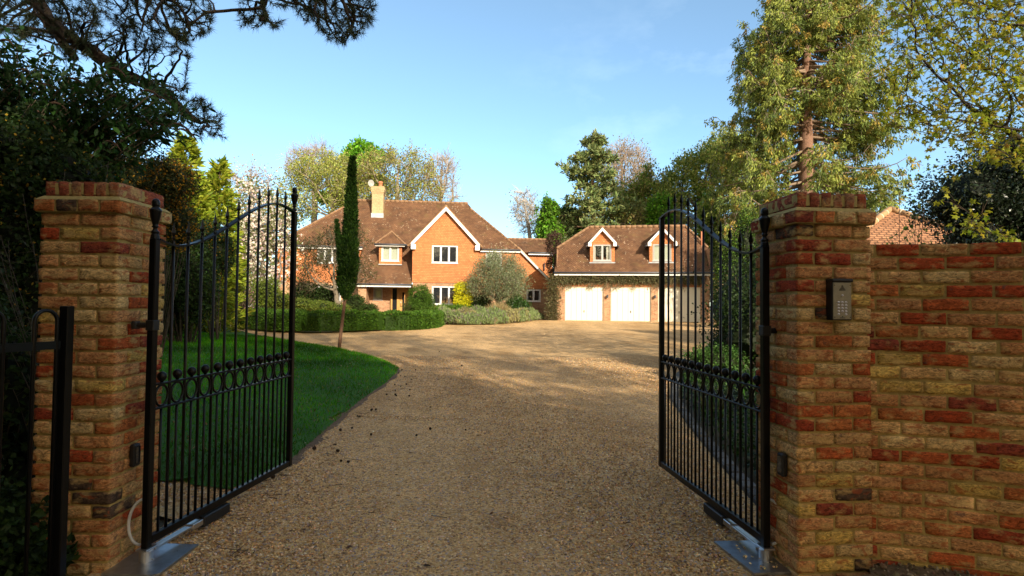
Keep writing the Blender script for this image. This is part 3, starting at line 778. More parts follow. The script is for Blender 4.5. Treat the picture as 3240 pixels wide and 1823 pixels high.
# crumbly soil and stone heap at the foot of the pillar and wall
rng = np.random.default_rng(31); hb = MB(); k = 2600; s = rng.random(k) * 2.3 - .45; d = rng.random(k) ** 1.3 * .42; w_ = warp(np.clip(s, 0, 3), -d - .0, np.zeros(k))
w_[:, 0] += np.minimum(s, 0); w_[:, 1] += np.where(s < 0, -.12 + .1*s, 0)
hgt = .085 * np.exp(-(d / .22) ** 2) * (.7 + .3*np.sin(s*5)) * np.clip((s + .5) / .3, 0, 1); z = hgt * rng.random(k) ** .4
pebbles(hb, rng, w_[:, 0], w_[:, 1], z, .010 * rng.uniform(.5, 1.2, k) * np.where(rng.random(k) < .12, 2.4, 1), [(.16, .115, .07), (.22, .165, .10), (.12, .085, .05), (.30, .25, .18), (.18, .13, .085)])
tag(hb.build('rubble', M['stone'], None, False), 'crumbly earth and stones heaped along the foot of the brick wall', 'rubble', kind='stuff')
hm = MB(); nx = 50; V = []
for i in range(nx):
    s = -.45 + 2.6 * i / (nx - 1)
    for d in (.0, .1, .2, .3, .45):
        q = warp(np.array([max(s, 0)]), np.array([-d + .02]), np.array([0.]))[0]; q[0] += min(s, 0); q[1] += (-.12 + .1*s) if s < 0 else 0
        V.append((q[0], q[1], .07 * math.exp(-(d/.22)**2) * min(1, max(0, (s + .5)/.3)) * (.7 + .3*math.sin(s*5)) - .002 + rng.uniform(0, .008)))
hm.add(V, np.array([(i*5 + k, i*5 + k + 1, i*5 + k + 6, i*5 + k + 5) for i in range(nx - 1) for k in range(4)])); tag(hm.build('soil', plain('crumbly_soil', (.14, .10, .06), .95, var=.4, scale=30, bmp=.8), None, True), kind='structure')

# ------------------------------------------------------------------ gates
URN = [(.020, 0), (.031, .006), (.031, .018), (.018, .03), (.014, .05), (.022, .058), (.026, .064), (.018, .072), (.022, .09), (.036, .15), (.041, .19), (.043, .2), (.043, .212), (.038, .216), (.026, .232), (.024, .238), (.030, .244), (.028, .26), (.029, .275), (.024, .297), (.012, .309), (.001, .312)]
SPEAR = [(.006, 0), (.009, .004), (.009, .012), (.012, .018), (.012, .026), (.006, .034), (.010, .044), (.015, .058), (.0155, .066), (.012, .085), (.006, .125), (.0008, .158)]
def gate(label, loc, rz, lead_finial, sd):
    t = thing('iron_gate', label, 'gate', loc, rz); B = M['black']; L = 1.62; zt = 1.86
    hs = MB(); hs.bbox((-.021, -.021, .085), (.021, .021, zt), .005); hs.lathe((0, 0, zt), [(.026, 0), (.022, .022), (.017, .034)], 12)
    s = hs.build('hinge_stile', B, t); f = MB(); f.lathe((0, 0, zt + .03), [(r*.76, z*.66) for r, z in URN], 16); f.build('finial', B, s, True)
    ls = MB(); ls.bbox((L - .020, -.020, .105), (L + .020, .020, 2.285), .004); s2 = ls.build('leading_stile', B, t)
    if lead_finial: f = MB(); f.lathe((L, 0, 2.29), [(r*.72, z*.66) for r, z in URN], 16); f.build('finial', B, s2, True)
    def topz(x):
        u = np.clip((x - .12) / (L - .34), 0, 1); e = u*u*(3 - 2*u)
        return 1.835 + .47 * e - .03 * np.clip((x - (L - .24)) / .24, 0, 1) ** 2 + .03 * np.clip((.2 - x) / .2, 0, 1) ** 2
    tr = MB(); xs = np.linspace(.02, L + (.0 if lead_finial else .021), 40); zz = topz(xs); V = []
    for x, z in zip(xs, zz):
        for y, dz in ((-.02, -.006), (.02, -.006), (.02, .006), (-.02, .006)): V.append((x, y, z + dz))
    tr.add(V, [(i*4 + k, i*4 + (k+1) % 4, i*4 + 4 + (k+1) % 4, i*4 + 4 + k) for i in range(39) for k in range(4)] + [(3, 2, 1, 0), (156, 157, 158, 159)]); tr.build('top_rail', B, t)
    for z, nm in ((1.015, 'middle_rail'), (.875, 'middle_rail'), (.13, 'bottom_rail')):
        r_ = MB(); hh = .006 if nm[0] == 'm' else .024; r_.bbox((.021, -.017, z - hh), (L - .020, .017, z + hh), .003); r_.build(nm, B, t)
    n = 12; pitch = (L - .041) / n; x0 = .021
    for i in range(1, n):
        x = x0 + i * pitch; z = float(topz(np.array(x))); b = MB(); b.tube([(x, 0, .15), (x, 0, z - .006)], .009, 8); o = b.build('bar', B, t, True)
        p = MB(); p.lathe((x, 0, z + .006), [(.010, 0), (.009, .016), (.009, .024)], 10); p.lathe((x, 0, z + .028), [(r, q*.74) for r, q in SPEAR], 4); p.build('spear_head', B, o)
    for i in range(n):
        x = x0 + (i + .5) * pitch; b = MB(); b.tube([(x, 0, .15), (x, 0, .869)], .0075, 8); b.build('short_bar', B, t, True)
        a = np.linspace(0, 2*math.pi, 25)[:-1]; q = MB(); q.tube(np.stack([x + .052*np.cos(a), 0*a, .945 + .0605*np.sin(a)], 1), .0075, 8, closed=True); q.build('ring', B, t, True)
        q = MB(); q.lathe((x, 0, 1.019), [(.010, 0), (.009, .008), (.020, .016), (.0265, .030), (.0275, .038), (.024, .052), (.013, .063), (.001, .066)], 14); q.build('ball', B, t, True)
    h = MB(); h.bbox((-.026, -.026, 1.33), (.026, .026, 1.39), .004); h.tube([(-.0, .03*sd, 1.36), (-.0, .105*sd, 1.36)], .017, 10); h.lathe((0, .105*sd, 1.338), [(.022, 0), (.024, .012), (.024, .034), (.02, .044)], 12); h.build('hinge', M['blackmatt'], t)
    sh = MB(); sh.lathe((0, 0, .018), [(.036, 0), (.037, .004), (.037, .06), (.034, .064)], 18); sh.bbox((-.042, -.036, .083), (.048, .036, .094), .002); sh.tube([(0, -.037, .03), (0, -.048, .03)], .006, 8); sh.build('floor_pivot', M['alloy'], t)
    ar = MB(); ar.bbox((.045, -.022, .062), (.52, .004, .078), .002); ar.bbox((.045, .006, .062), (.36, .022, .078), .002); ar.bbox((.36, -.03, .05), (.46, .03, .086), .003); ar.build('operator_arm', M['alloy'], t)
    bx = MB(); bx.bbox((.46, -.036, .03), (.74, .036, .098), .006); bx.build('operator_cover', M['blackmatt'], t)
    y = .055*sd; c = MB(); c.tube(bez((.02, y*.7, .36), (-.02, y*2.2, .34), (-.03, y*2.2, .12), (.01, y*.8, .10), 16), .008, 8); c.tube([(.03, y*.6, .25), (.03, y*.6, .38)], .010, 8); c.build('cable', M['cable'], t, True)
    return t
GLX, GRX = -2.073, 1.507
gate('left wrought iron driveway gate standing open against the lawn', (GLX, 3.29, 0), math.pi/2 - R(6.5), True, 1)
gate('right wrought iron driveway gate standing open beside the keypad pillar', (GRX, 3.39, 0), math.pi/2 + R(6.75), False, -1)
def plate(label, c):
    b = MB(); n = len(c); z0, z1 = .0, .014; b.add([(x, y, z0) for x, y in c] + [(x, y, z1) for x, y in c], [tuple(range(n, 2*n)), tuple(range(n - 1, -1, -1))] + [(i, (i+1) % n, n + (i+1) % n, n + i) for i in range(n)])
    o = b.build('metal_plate', M['galv']); o.location.z = .004; return tag(o, label, 'metal plate')
plate('grey steel floor plate under the left gate hinge', [(-2.217, 3.135), (-1.93, 3.125), (-1.905, 3.145), (-1.90, 3.52), (-2.217, 3.53)])
plate('grey steel floor plate with stray stones under the right gate hinge', [(1.365, 3.215), (1.59, 3.235), (1.57, 3.66), (1.292, 3.645)])
rng = np.random.default_rng(77)
sb = MB(); q = 26; pebbles(sb, rng, rng.uniform(1.37, 1.56, q), rng.uniform(3.25, 3.6, q), np.full(q, .024), .008*rng.uniform(.7, 1.3, q), [(.55, .38, .18), (.6, .45, .25)])
tag(sb.build('stray_stones', M['stone']), 'few stray gravel stones scattered on the right steel plate', 'stones', kind='stuff')

# ------------------------------------------------------------------ intercom, sensors, railing
def on_pillar(u, v, y=0):            # local frame of the right pillar front
    return None
def intercom():
    n = np.array([math.sin(rz), -math.cos(rz)]); e = np.array([math.cos(rz), math.sin(rz)]); d = ray(2644, 950); tt = ((FL @ n)) / (d[:2] @ n); P = CAMP + d * tt
    t = thing('intercom', 'black keypad intercom with a steel face fixed on the right pillar', 'intercom', P - np.array([*(n*.0), 0]) , rz)
    w, h, dp = .058, .112, .052; b = MB(); b.bbox((-w, -dp, -h), (w, .002, h), .004); b.bbox((-w - .003, -dp - .012, h - .012), (w + .003, .0, h + .006), .004); b.build('housing', M['blackmatt'], t)
    f = MB(); f.bbox((-w + .005, -dp - .004, -h + .006), (w - .005, -dp + .002, h - .014), .0015); fm = plain('brushed_steel', (.30, .28, .22), .42, .85, var=.1, scale=60); fp = f.build('face_plate', fm, t)
    g = MB()
    for i, k in zip(range(-4, 5), (2, 3, 4, 6, 7, 6, 4, 3, 2)):
        for j_ in range(k): g.box((i*.0042 - .0011, -dp - .0052, .052 + j_*.0046), (i*.0042 + .0011, -dp - .0035, .0555 + j_*.0046))
    g.build('speaker_slots', M['blackmatt'], fp)
    km = plain('key_metal', (.62, .62, .68), .35, .6, var=.05)
    c = MB(); c.inst(PEB_V, PEB_F, np.array([[0, -dp - .004, .026]]), np.array([[1., 0, 0]]), np.array([[0, -1., 0]]), .0085); c.build('call_button', km, t, True)
    def digit(mb, s, x, z, y):        # seven-stroke figures
        seg = {'a': (0, 1, 1, 1), 'b': (1, .5, 1, 1), 'c': (1, 0, 1, .5), 'd': (0, 0, 1, 0), 'e': (0, 0, 0, .5), 'f': (0, .5, 0, 1), 'g': (0, .5, 1, .5)}
        for k in {'0': 'abcdef', '1': 'bc', '2': 'abged', '3': 'abgcd', '4': 'fgbc', '5': 'afgcd', '6': 'afgedc', '7': 'abc', '8': 'abcdefg', '9': 'abcdfg'}[s]:
            x0, z0, x1, z1 = seg[k]; w_ = .0022; h_ = .0044; mb.box((x + (x0 - .5)*w_ - .0003, y, z + (z0 - .5)*h_ - .0003), (x + (x1 - .5)*w_ + .0003, y + .0006, z + (z1 - .5)*h_ + .0003))
    for r_, row in enumerate(('123', '456', '789', ' 0 ', '   ')):
        for ci in range(3):
            if r_ == 4 and ci == 1: continue
            x, z = (ci - 1)*.0215, -.012 - r_*.0165; k = MB(); an = np.linspace(0, 6.283, 17)[:-1]
            k.add(np.concatenate([np.stack([x + .0078*np.cos(an), 0*an - dp - .0035, z + .006*np.sin(an)], 1), np.stack([x + .0062*np.cos(an), 0*an - dp - .007, z + .0046*np.sin(an)], 1)]), [(i, (i+1) % 16, 16 + (i+1) % 16, 16 + i) for i in range(16)] + [tuple(range(16, 32))]); ko = k.build('key', km, t, True)
            if row[ci].strip(): dg = MB(); digit(dg, row[ci], x, z, -dp - .0078); dg.build('numeral', M['blackmatt'], ko)
    s = MB()
    for sx in (-1, 1):
        for z in (h - .03, -h + .018): s.tube([(sx*(w - .012), -dp - .003, z), (sx*(w - .012), -dp - .0065, z)], .003, 8)
    s.build('screw', M['blackmatt'], fp); lg = MB(); lg.box((-.016, -dp - .0052, -h + .012), (.016, -dp - .0036, -h + .0155)); lg.box((-.003, -dp - .0052, -h + .018), (.003, -dp - .0036, -h + .023)); lg.build('maker_mark', M['blackmatt'], fp)
intercom()
def sensor(label, P, rz_):
    t = thing('sensor', label, 'sensor', P, rz_); b = MB(); b.bbox((-.03, -.034, -.065), (.03, .0, .065), .008); b.build('housing', M['blackmatt'], t); b = MB(); b.bbox((-.022, -.037, -.045), (.022, -.033, .05), .006); b.build('lens', M['pane'], t)
sensor('black gate sensor on the inner face of the left pillar', (-2.21, 3.35, .60), R(90))
d_ = np.array([-math.sin(rz), math.cos(rz)]); q = FL + d_*.12; sensor('black gate sensor on the inner face of the right pillar', (q[0], q[1], .60), R(-90) + rz)

def railing():
    t = thing('metal_railing', 'black bow topped metal railing with a square end post by the left pillar', 'railing', (-2.265, 2.9, 0)); B = M['black']; a = R(73); d = -np.array([math.cos(a), math.sin(a), 0])
    p = MB(); p.bbox((-.023, -.023, -.02), (.023, .023, 1.47), .004); p.build('post', B, t)
    for z in (1.275, .12):
        r1 = MB()
        v = [np.array([0, 0, z]) + d*.03, np.array([0, 0, z]) + d*2.2]; nrm = np.array([-d[1], d[0], 0])*.006
        r1.add([v[0] - nrm - [0, 0, .02], v[1] - nrm - [0, 0, .02], v[1] + nrm - [0, 0, .02], v[0] + nrm - [0, 0, .02], v[0] - nrm + [0, 0, .02], v[1] - nrm + [0, 0, .02], v[1] + nrm + [0, 0, .02], v[0] + nrm + [0, 0, .02]], [(0,3,2,1),(4,5,6,7),(0,1,5,4),(1,2,6,5),(2,3,7,6),(3,0,4,7)])
        r1.build('rail', B, t)
    for k in range(9):
        s0 = .045 + k*.235; s1 = s0 + .105; c = (s0 + s1)/2; rr = (s1 - s0)/2; pts = [d*s0 + [0, 0, .05]] + [d*(c - rr*math.cos(x)) + np.array([0, 0, 1.395 + rr*math.sin(x)]) for x in np.linspace(0, math.pi, 13)] + [d*s1 + [0, 0, .05]]
        h = MB(); h.tube(pts, .0095, 8); h.build('hoop', B, t, True)
railing()

# pine cones scattered by the lawn edge
def cone_mesh():
    b = MB(); rng = np.random.default_rng(2); b.lathe((0, 0, 0), [(.004, 0), (.012, .008), (.014, .02), (.009, .034), (.002, .042)], 8, (.035, .022, .014))
    for i in range(46):
        z = .003 + .036 * i / 46; a = i * 2.4; r = .016 * math.sin(math.pi * min(1, (z + .006) / .048)) + .005; o = np.array([math.cos(a), math.sin(a), .35])
        b.inst([(0, .5, 0), (1, .35, .3), (1, -.35, .3), (0, -.5, 0)], [(0, 3, 2, 1)], np.array([[o[0]*r*.5, o[1]*r*.5, z]]), o[None], np.array([[0, 0, 1.]]), .013, [(.05, .032, .02)])
    return b
cb = cone_mesh(); c0 = tag(cb.build('pine_cone', M['cone']), 'small dark pine cone lying on the gravel near the lawn edge', 'pine cone', 'pine cones on the drive')
CONES = [(1172, 1305), (1188, 1304), (1128, 1322), (1141, 1323), (1253, 1254), (1251, 1257), (1292, 1258), (1298, 1239), (1222, 1253), (1270, 1227), (1251, 1239), (1305, 1205), (1314, 1175), (1269, 1175), (1267, 1193), (1283, 1220), (1264, 1183), (1079, 1367), (1111, 1360), (991, 1425), (1063, 1431), (1097, 1467), (1083, 1465), (1363, 1363), (1470, 1366), (1320, 1383), (1464, 1160), (1175, 1382), (871, 1517), (1283, 1196), (1247, 1222), (1360, 1294)]
rng = np.random.default_rng(8)
for i, (u, v) in enumerate(CONES):
    o = c0 if i == 0 else c0.copy()
    if i: COL.objects.link(o)
    P = gnd(u, v); o.location = (P[0], P[1], P[2] + .022); o.rotation_euler = (R(80 + rng.normal(0, 15)), rng.random()*.4, rng.random()*6.28); k = rng.uniform(.42, .9); o.scale = (k, k, k)
# ------------------------------------------------------------------ buildings
def panel(mb, x0, x1, z0, z1, y, holes=(), rev=.12):
    """wall face towards -y with openings and their reveals"""
    xs = sorted({x0, x1, *[h[0] for h in holes], *[h[1] for h in holes]}); zs = sorted({z0, z1, *[h[2] for h in holes], *[h[3] for h in holes]})
    for a, b in zip(xs[:-1], xs[1:]):
        for c, d in zip(zs[:-1], zs[1:]):
            if any(h[0] - 1e-6 <= a and b <= h[1] + 1e-6 and h[2] - 1e-6 <= c and d <= h[3] + 1e-6 for h in holes): continue
            mb.add([(a, y, c), (b, y, c), (b, y, d), (a, y, d)], [(0, 1, 2, 3)])
    for a, b, c, d in holes:
        q = y + rev
        mb.add([(a,y,c),(a,q,c),(a,q,d),(a,y,d)], [(0,1,2,3)]); mb.add([(b,y,c),(b,y,d),(b,q,d),(b,q,c)], [(0,1,2,3)])
        mb.add([(a,y,d),(a,q,d),(b,q,d),(b,y,d)], [(0,1,2,3)]); mb.add([(a,y,c),(b,y,c),(b,q,c),(a,q,c)], [(0,1,2,3)])
def window(par, x0, x1, z0, z1, y, n, fm, pm='pane', blind=None, sill=True, label=None):
    """casement window set in its opening; y = wall face"""
    f = MB(); fy0, fy1 = y + .018, y + .095; w = .055
    f.bbox((x0, fy0, z0), (x0 + w, fy1, z1), .004); f.bbox((x1 - w, fy0, z0), (x1, fy1, z1), .004)
    f.bbox((x0 + w, fy0, z1 - w), (x1 - w, fy1, z1), .004); f.bbox((x0 + w, fy0, z0), (x1 - w, fy1, z0 + w), .004)
    cw = (x1 - x0 - 2*w) / n
    for i in range(1, n): c = x0 + w + i*cw; f.bbox((c - .03, fy0 + .002, z0 + w), (c + .03, fy1, z1 - w), .004)
    for i in range(n):                # opening sashes stand a little proud
        a, b = x0 + w + i*cw + .03, x0 + w + (i+1)*cw - .03; s = .032; yy0, yy1 = fy0 - .008, fy0 + .05
        f.bbox((a, yy0, z0 + w), (a + s, yy1, z1 - w), .003); f.bbox((b - s, yy0, z0 + w), (b, yy1, z1 - w), .003)
        f.bbox((a + s, yy0, z0 + w), (b - s, yy1, z0 + w + s), .003); f.bbox((a + s, yy0, z1 - w - s), (b - s, yy1, z1 - w), .003)
    o = f.build('window', fm, par)
    if label: o['label'] = label
    p = MB(); p.box((x0 + .01, fy0 + .04, z0 + .01), (x1 - .01, fy0 + .048, z1 - .01)); p.build('pane', M[pm], o)
    if blind:
        b = MB()
        if blind == 'blind': b.box((x0 + .02, fy0 + .09, z0 + .02), (x1 - .02, fy0 + .11, z1 - .02)); b.build('blind', M['blind'], o)
        else:
            for a, c in ((x0 + .04, x0 + .16), (x1 - .32, x1 - .04)):
                k = 9; xs = np.linspace(a, c, k); V = []
                for i, xx in enumerate(xs):
                    for zz in (z0 + .03, z1 - .03): V.append((xx, fy0 + .14 + .02*math.sin(i*2.2), zz))
                b.add(V, [(i*2, i*2 + 2, i*2 + 3, i*2 + 1) for i in range(k - 1)])
            b.build('curtain', M['curtain'], o)
            d = MB(); d.box((x0 + .02, fy0 + .4, z0 + .02), (x1 - .02, fy0 + .42, z1 - .02)); d.build('dark_room', plain('dark_interior', (.02, .018, .015), .9), o)
    if sill: s = MB(); s.bbox((x0 - .04, y - .06, z0 - .045), (x1 + .04, y + .06, z0 - .002), .006); s.build('sill', fm, o)
    return o
def slab(mb, pts, th=.09):
    """roof plane with thickness (points listed so the outside looks up)"""
    P = np.array(pts, float); n = len(P); nr = np.cross(P[1] - P[0], P[2] - P[0]); nr /= np.linalg.norm(nr)
    if nr[2] < 0: P = P[::-1]; nr = -nr
    q = P - nr*th; mb.add(np.concatenate([P, q]), [tuple(range(n)), tuple(range(2*n - 1, n - 1, -1))] + [(i, n + i, n + (i+1) % n, (i+1) % n) for i in range(n)])
def ridge_line(mb, a, b, r=.11, seg=.36, rng=None):
    a = np.array(a, float); b = np.array(b, float); L = np.linalg.norm(b - a); k = max(1, int(L/seg)); d = (b - a)/k
    for i in range(k):
        j = np.random.default_rng(i).uniform(-.008, .008); mb.tube([a + d*i + [0, 0, j], a + d*(i + .97) + [0, 0, j]], [r, r*.94], 8)
def beam(mb, a, b, w, h, up=(0, 0, 1)):
    """board from a to b: w across (y), h along up"""
    a = np.array(a, float); b = np.array(b, float); y = np.array([0, w, 0.]); u = np.array(up, float)*h
    mb.add([a, a + y, b + y, b, a + u, a + y + u, b + y + u, b + u], [(0,1,2,3),(4,7,6,5),(0,4,5,1),(1,5,6,2),(2,6,7,3),(3,7,4,0)])
def gutter(par, x0, x1, y, z, fascia=True, name='gutter'):
    g = MB(); g.tube([(x0, y - .06, z), (x1, y - .06, z)], .062, 8); o = g.build(name, M['gutter'], par, True)
    if fascia: f = MB(); f.box((x0 + .03, y, z - .17), (x1 - .03, y + .03, z + .03)); f.build('fascia', M['white'], par)
    return o

HO = at(1410, 964, 40); HO[2] = 0
house = thing('house', 'large two storey brick house with tile hung gable and long clay tiled roof', 'house', HO, R(6))
YW, YG = 2.1, -.35
b = MB()                              # ground floor brick
panel(b, -12.0, -6.0, .3, 3.0, YW, [(-9.4, -7.6, .7, 2.7)])
panel(b, -2.28, 2.2, .3, 2.98, YG, [(-.96, .84, 1.45, 2.73)])
panel(b, 2.2, 8.25, .3, 2.72, YW, [(6.0, 7.07, 1.75, 2.65)])
panel(b, -6.0, -3.95, .3, 2.85, 1.5, [(-5.2, -4.54, 1.75, 2.74)])
b.box((-6.0, -.15, .3), (-5.45, 1.49, 2.78))
for x, n in ((-2.28, -1), (2.2, 1)): b.add([(x, YG, .3), (x, YW + 2, .3), (x, YW + 2, 2.98), (x, YG, 2.98)], [(0, 3, 2, 1) if n < 0 else (0, 1, 2, 3)])
b.add([(8.25, YW, .3), (8.25, 9, .3), (8.25, 9, 2.72), (8.25, YW, 2.72)], [(0, 1, 2, 3)]); b.add([(-12, 9, .3), (-12, YW, .3), (-12, YW, 3), (-12, 9, 3)], [(0, 1, 2, 3)])
b.add([(-2.3, 1.5, .3), (-2.3, 1.52, 2.9), (-3.95, 1.52, 2.9), (-3.95, 1.5, .3)], [(0, 3, 2, 1)])
b.build('brick_wall', M['stock'], house, uv=True)
b = MB(); yo = -.05                    # tile hanging above
panel(b, -12.05, -6.0, 2.96, 5.55, YW + yo, [(-9.3, -7.2, 4.36, 5.52)])
b.build('tile_hanging', M['hang'], house, uv=True); b = MB(); panel(b, -2.33, 2.25, 2.96, 5.58, YG + yo, [(-.99, .80, 4.35, 5.57)]); b.add([(-2.33, YG + yo, 5.58), (2.25, YG + yo, 5.58), (-.05, YG + yo, 8.2)], [(0, 1, 2)])
for x, s in ((-2.33, -1), (2.25, 1)): b.add([(x, YG + yo, 2.96), (x, 4, 2.96), (x, 4, 5.6), (x, YG + yo, 5.6)], [(0, 3, 2, 1) if s < 0 else (0, 1, 2, 3)])
b.build('tile_hanging', M['hang'], house, uv=True); b = MB(); panel(b, 2.25, 5.45, 2.70, 5.52, YW + yo, [(2.9, 4.1, 4.3, 5.36)]); b.add([(5.45, YW + yo, 2.70), (8.28, YW + yo, 2.70), (5.45, YW + yo, 5.52)], [(0, 1, 2)])
b.build('tile_hanging', M['hang'], house, uv=True); b = MB()
b.add([(-5.99, YW, 2.8), (-5.99, -.2, 2.8), (-5.99, YW, 5.5)], [(0, 1, 2)]); b.add([(-12.05, 9, 2.96), (-12.05, YW + yo, 2.96), (-12.05, YW + yo, 5.6), (-12.05, 9, 5.6)], [(0, 1, 2, 3)])
b.build('tile_hanging', M['hang'], house, uv=True); b = MB(); b.box((6.4, 7.0, .3), (8.8, 12, 5.82))
b.build('tile_hanging', M['hang'], house, uv=True)
# roofs
rf = MB(); sl = 1.12; RZ, RY, EY, EZ = 9.62, 5.5, 1.85, 5.62
slab(rf, [(-12.35, EY, EZ), (-6.05, EY, EZ), (-2.2, EY, EZ), (5.45, EY, EZ), (1.75, RY - .4, RZ - .45), (1.6, RY, RZ), (-7.1, RY, RZ)])
rc_ = MB(); slab(rc_, [(-6.05, -.45, 2.86), (-2.34, -.45, 2.86), (-2.34, EY, EZ), (-6.05, EY, EZ)]); rc_.build('roof', M['tile'], house, uv=True)
slab(rf, [(5.45, EY, EZ), (8.2, EY, 2.92), (8.2, 9.2, 2.92), (5.45, 9.2, EZ), (1.75, RY + .4, RZ - .45), (1.75, RY - .4, RZ - .45)])
slab(rf, [(-12.35, EY, EZ), (-7.1, RY, RZ), (-12.35, 9.2, EZ)]); slab(rf, [(-12.35, 9.2, EZ), (-7.1, RY, RZ), (1.6, RY, RZ), (5.45, 9.2, EZ)])
rb_ = MB(); slab(rb_, [(5.2, 6.65, 5.9), (9.05, 6.65, 5.9), (9.05, 9.5, 7.3), (5.2, 9.5, 7.3)]); slab(rb_, [(5.2, 12.3, 5.9), (9.05, 12.3, 5.9), (9.05, 9.5, 7.3), (5.2, 9.5, 7.3)])
gx, gz_, gy = -.05, 8.28, YG - .32; gb_ = 4.3
rg_ = MB(); slab(rg_, [(-2.62, gy, 5.45), (gx, gy, gz_), (gx, gb_, gz_), (-2.62, 1.8, 5.45)]); slab(rg_, [(2.52, gy, 5.45), (gx, gy, gz_), (gx, gb_, gz_), (2.52, 1.8, 5.45)])
roof = rf.build('roof', M['tile'], house, uv=True); rgo = rg_.build('roof', M['tile'], house, uv=True); rbo = rb_.build('roof', M['tile'], house, uv=True)
rd = MB(); ridge_line(rd, (gx, gy, gz_), (gx, gb_, gz_), .10); rd.build('ridge_tiles', M['ridge'], rgo, True); rd = MB(); ridge_line(rd, (5.3, 9.5, 7.3), (9.05, 9.5, 7.3), .10); rd.build('ridge_tiles', M['ridge'], rbo, True)
rd = MB(); ridge_line(rd, (-7.1, RY, RZ), (1.62, RY, RZ)); ridge_line(rd, (-12.35, EY, EZ), (-7.1, RY, RZ), .09); rd.build('ridge_tiles', M['ridge'], roof, True); rd = MB(); ridge_line(rd, (1.75, RY - .4, RZ - .45), (5.45, EY, EZ), .09)
rd.build('ridge_tiles', M['ridge'], roof, True)
# barge boards
bb = MB()
for x, s in ((-2.42, -1), (2.32, 1)):
    a = np.array([x, gy - .02, 5.42]); t_ = np.array([gx, gy - .02, gz_ - .30]); beam(bb, a, t_, .05, .27)
    bb.bbox((min(x, x - s*.32), gy - .03, 5.25), (max(x, x - s*.32), gy + .28, 5.60), .01)
bb.build('barge_board', M['white'], house); bb = MB()
beam(bb, (5.50, EY - .04, 5.42), (8.1, EY - .04, 2.86), .05, .24); bb.bbox((7.75, EY - .05, 2.72), (8.15, EY + .25, 3.0), .01)
bb.build('barge_board', M['white'], house)
vt = MB()
for x in (-2.64, 2.54): beam(vt, (x, gy - .03, 5.44), (gx, gy - .03, gz_ + .02), .10, .05)
vt.build('verge_tiles', M['verge'], rgo); vt = MB()
beam(vt, (5.45, EY - .06, 5.64), (8.22, EY - .06, 2.93), .10, .05); vt.build('verge_tiles', M['verge'], roof)
gutter(house, -12.4, -6.05, EY, EZ - .06); gutter(house, -6.1, -2.36, -.45, 2.80); gutter(house, 2.3, 5.5, EY, EZ - .06); gutter(house, 6.7, 9.0, 6.65, 5.84)
def downpipe(x, y, z0, z1): d = MB(); d.tube([(x, y + .2, z1), (x, y, z1 - .15), (x, y, z0)], .035, 8); d.build('downpipe', M['gutter'], house, True)
downpipe(-6.1, YW - .12, .4, 2.75); downpipe(8.32, YW - .1, .4, 2.85); downpipe(-12.2, YW - .12, .4, 5.4)
# windows
U = M['upvc']
window(house, -.99, .80, 4.35, 5.57, YG + yo, 3, U); window(house, -.96, .84, 1.45, 2.73, YG, 3, U); window(house, -9.3, -7.2, 4.36, 5.52, YW + yo, 4, U)
window(house, -9.4, -7.6, .7, 2.7, YW, 3, U, sill=False); window(house, 2.9, 4.1, 4.3, 5.36, YW + yo, 2, U, 'clear', 'blind'); window(house, 6.0, 7.07, 1.75, 2.65, YW, 2, U)
window(house, -5.2, -4.54, 1.75, 2.74, 1.5, 1, M['greyframe'], 'clear', 'blind')
# hipped dormer on the long front slope
dm = MB(); dy = .62; panel(dm, -4.73, -3.15, 4.26, 5.66, dy, [(-4.56, -3.34, 4.50, 5.61)])
for x, s in ((-4.73, -1), (-3.15, 1)): dm.add([(x, dy, 4.26), (x, 2.2, 4.26), (x, 2.2, 5.66), (x, dy, 5.66)], [(0, 3, 2, 1) if s < 0 else (0, 1, 2, 3)])
dmo = dm.build('dormer', M['hang'], house, uv=True); dr = MB(); ax_ = -3.95
slab(dr, [(-5.0, dy - .25, 5.68), (-2.9, dy - .25, 5.68), (ax_, dy + .75, 6.66)], .07); slab(dr, [(-5.0, dy - .25, 5.68), (ax_, dy + .75, 6.66), (ax_, 2.85, 6.66), (-5.0, 1.95, 5.68)], .07); slab(dr, [(-2.9, dy - .25, 5.68), (ax_, dy + .75, 6.66), (ax_, 2.85, 6.66), (-2.9, 1.95, 5.68)], .07)
dr.build('roof', M['tile'], dmo, uv=True); dh = MB(); ridge_line(dh, (-5.0, dy - .25, 5.70), (ax_, dy + .75, 6.68), .07, .17); ridge_line(dh, (-2.9, dy - .25, 5.70), (ax_, dy + .75, 6.68), .07, .17); ridge_line(dh, (ax_, dy + .7, 6.68), (ax_, 2.85, 6.68), .08); dh.build('ridge_tiles', M['ridge'], dmo, True)
g = MB(); g.tube([(-5.05, dy - .31, 5.64), (-2.85, dy - .31, 5.64)], .06, 8); g.tube([(-2.85, dy - .31, 5.64), (-2.85, 1.7, 5.64)], .055, 8); g.build('gutter', M['gutter'], dmo, True); g = MB(); g.box((-4.98, dy - .25, 5.52), (-2.92, dy - .22, 5.63)); g.build('fascia', M['white'], dmo); g = MB(); g.box((-4.76, dy - .04, 4.22), (-3.12, dy + .0, 4.28)); g.build('flashing', M['lead'], dmo)
window(house, -4.56, -3.34, 4.50, 5.61, dy, 2, U, 'clear', 'blind')
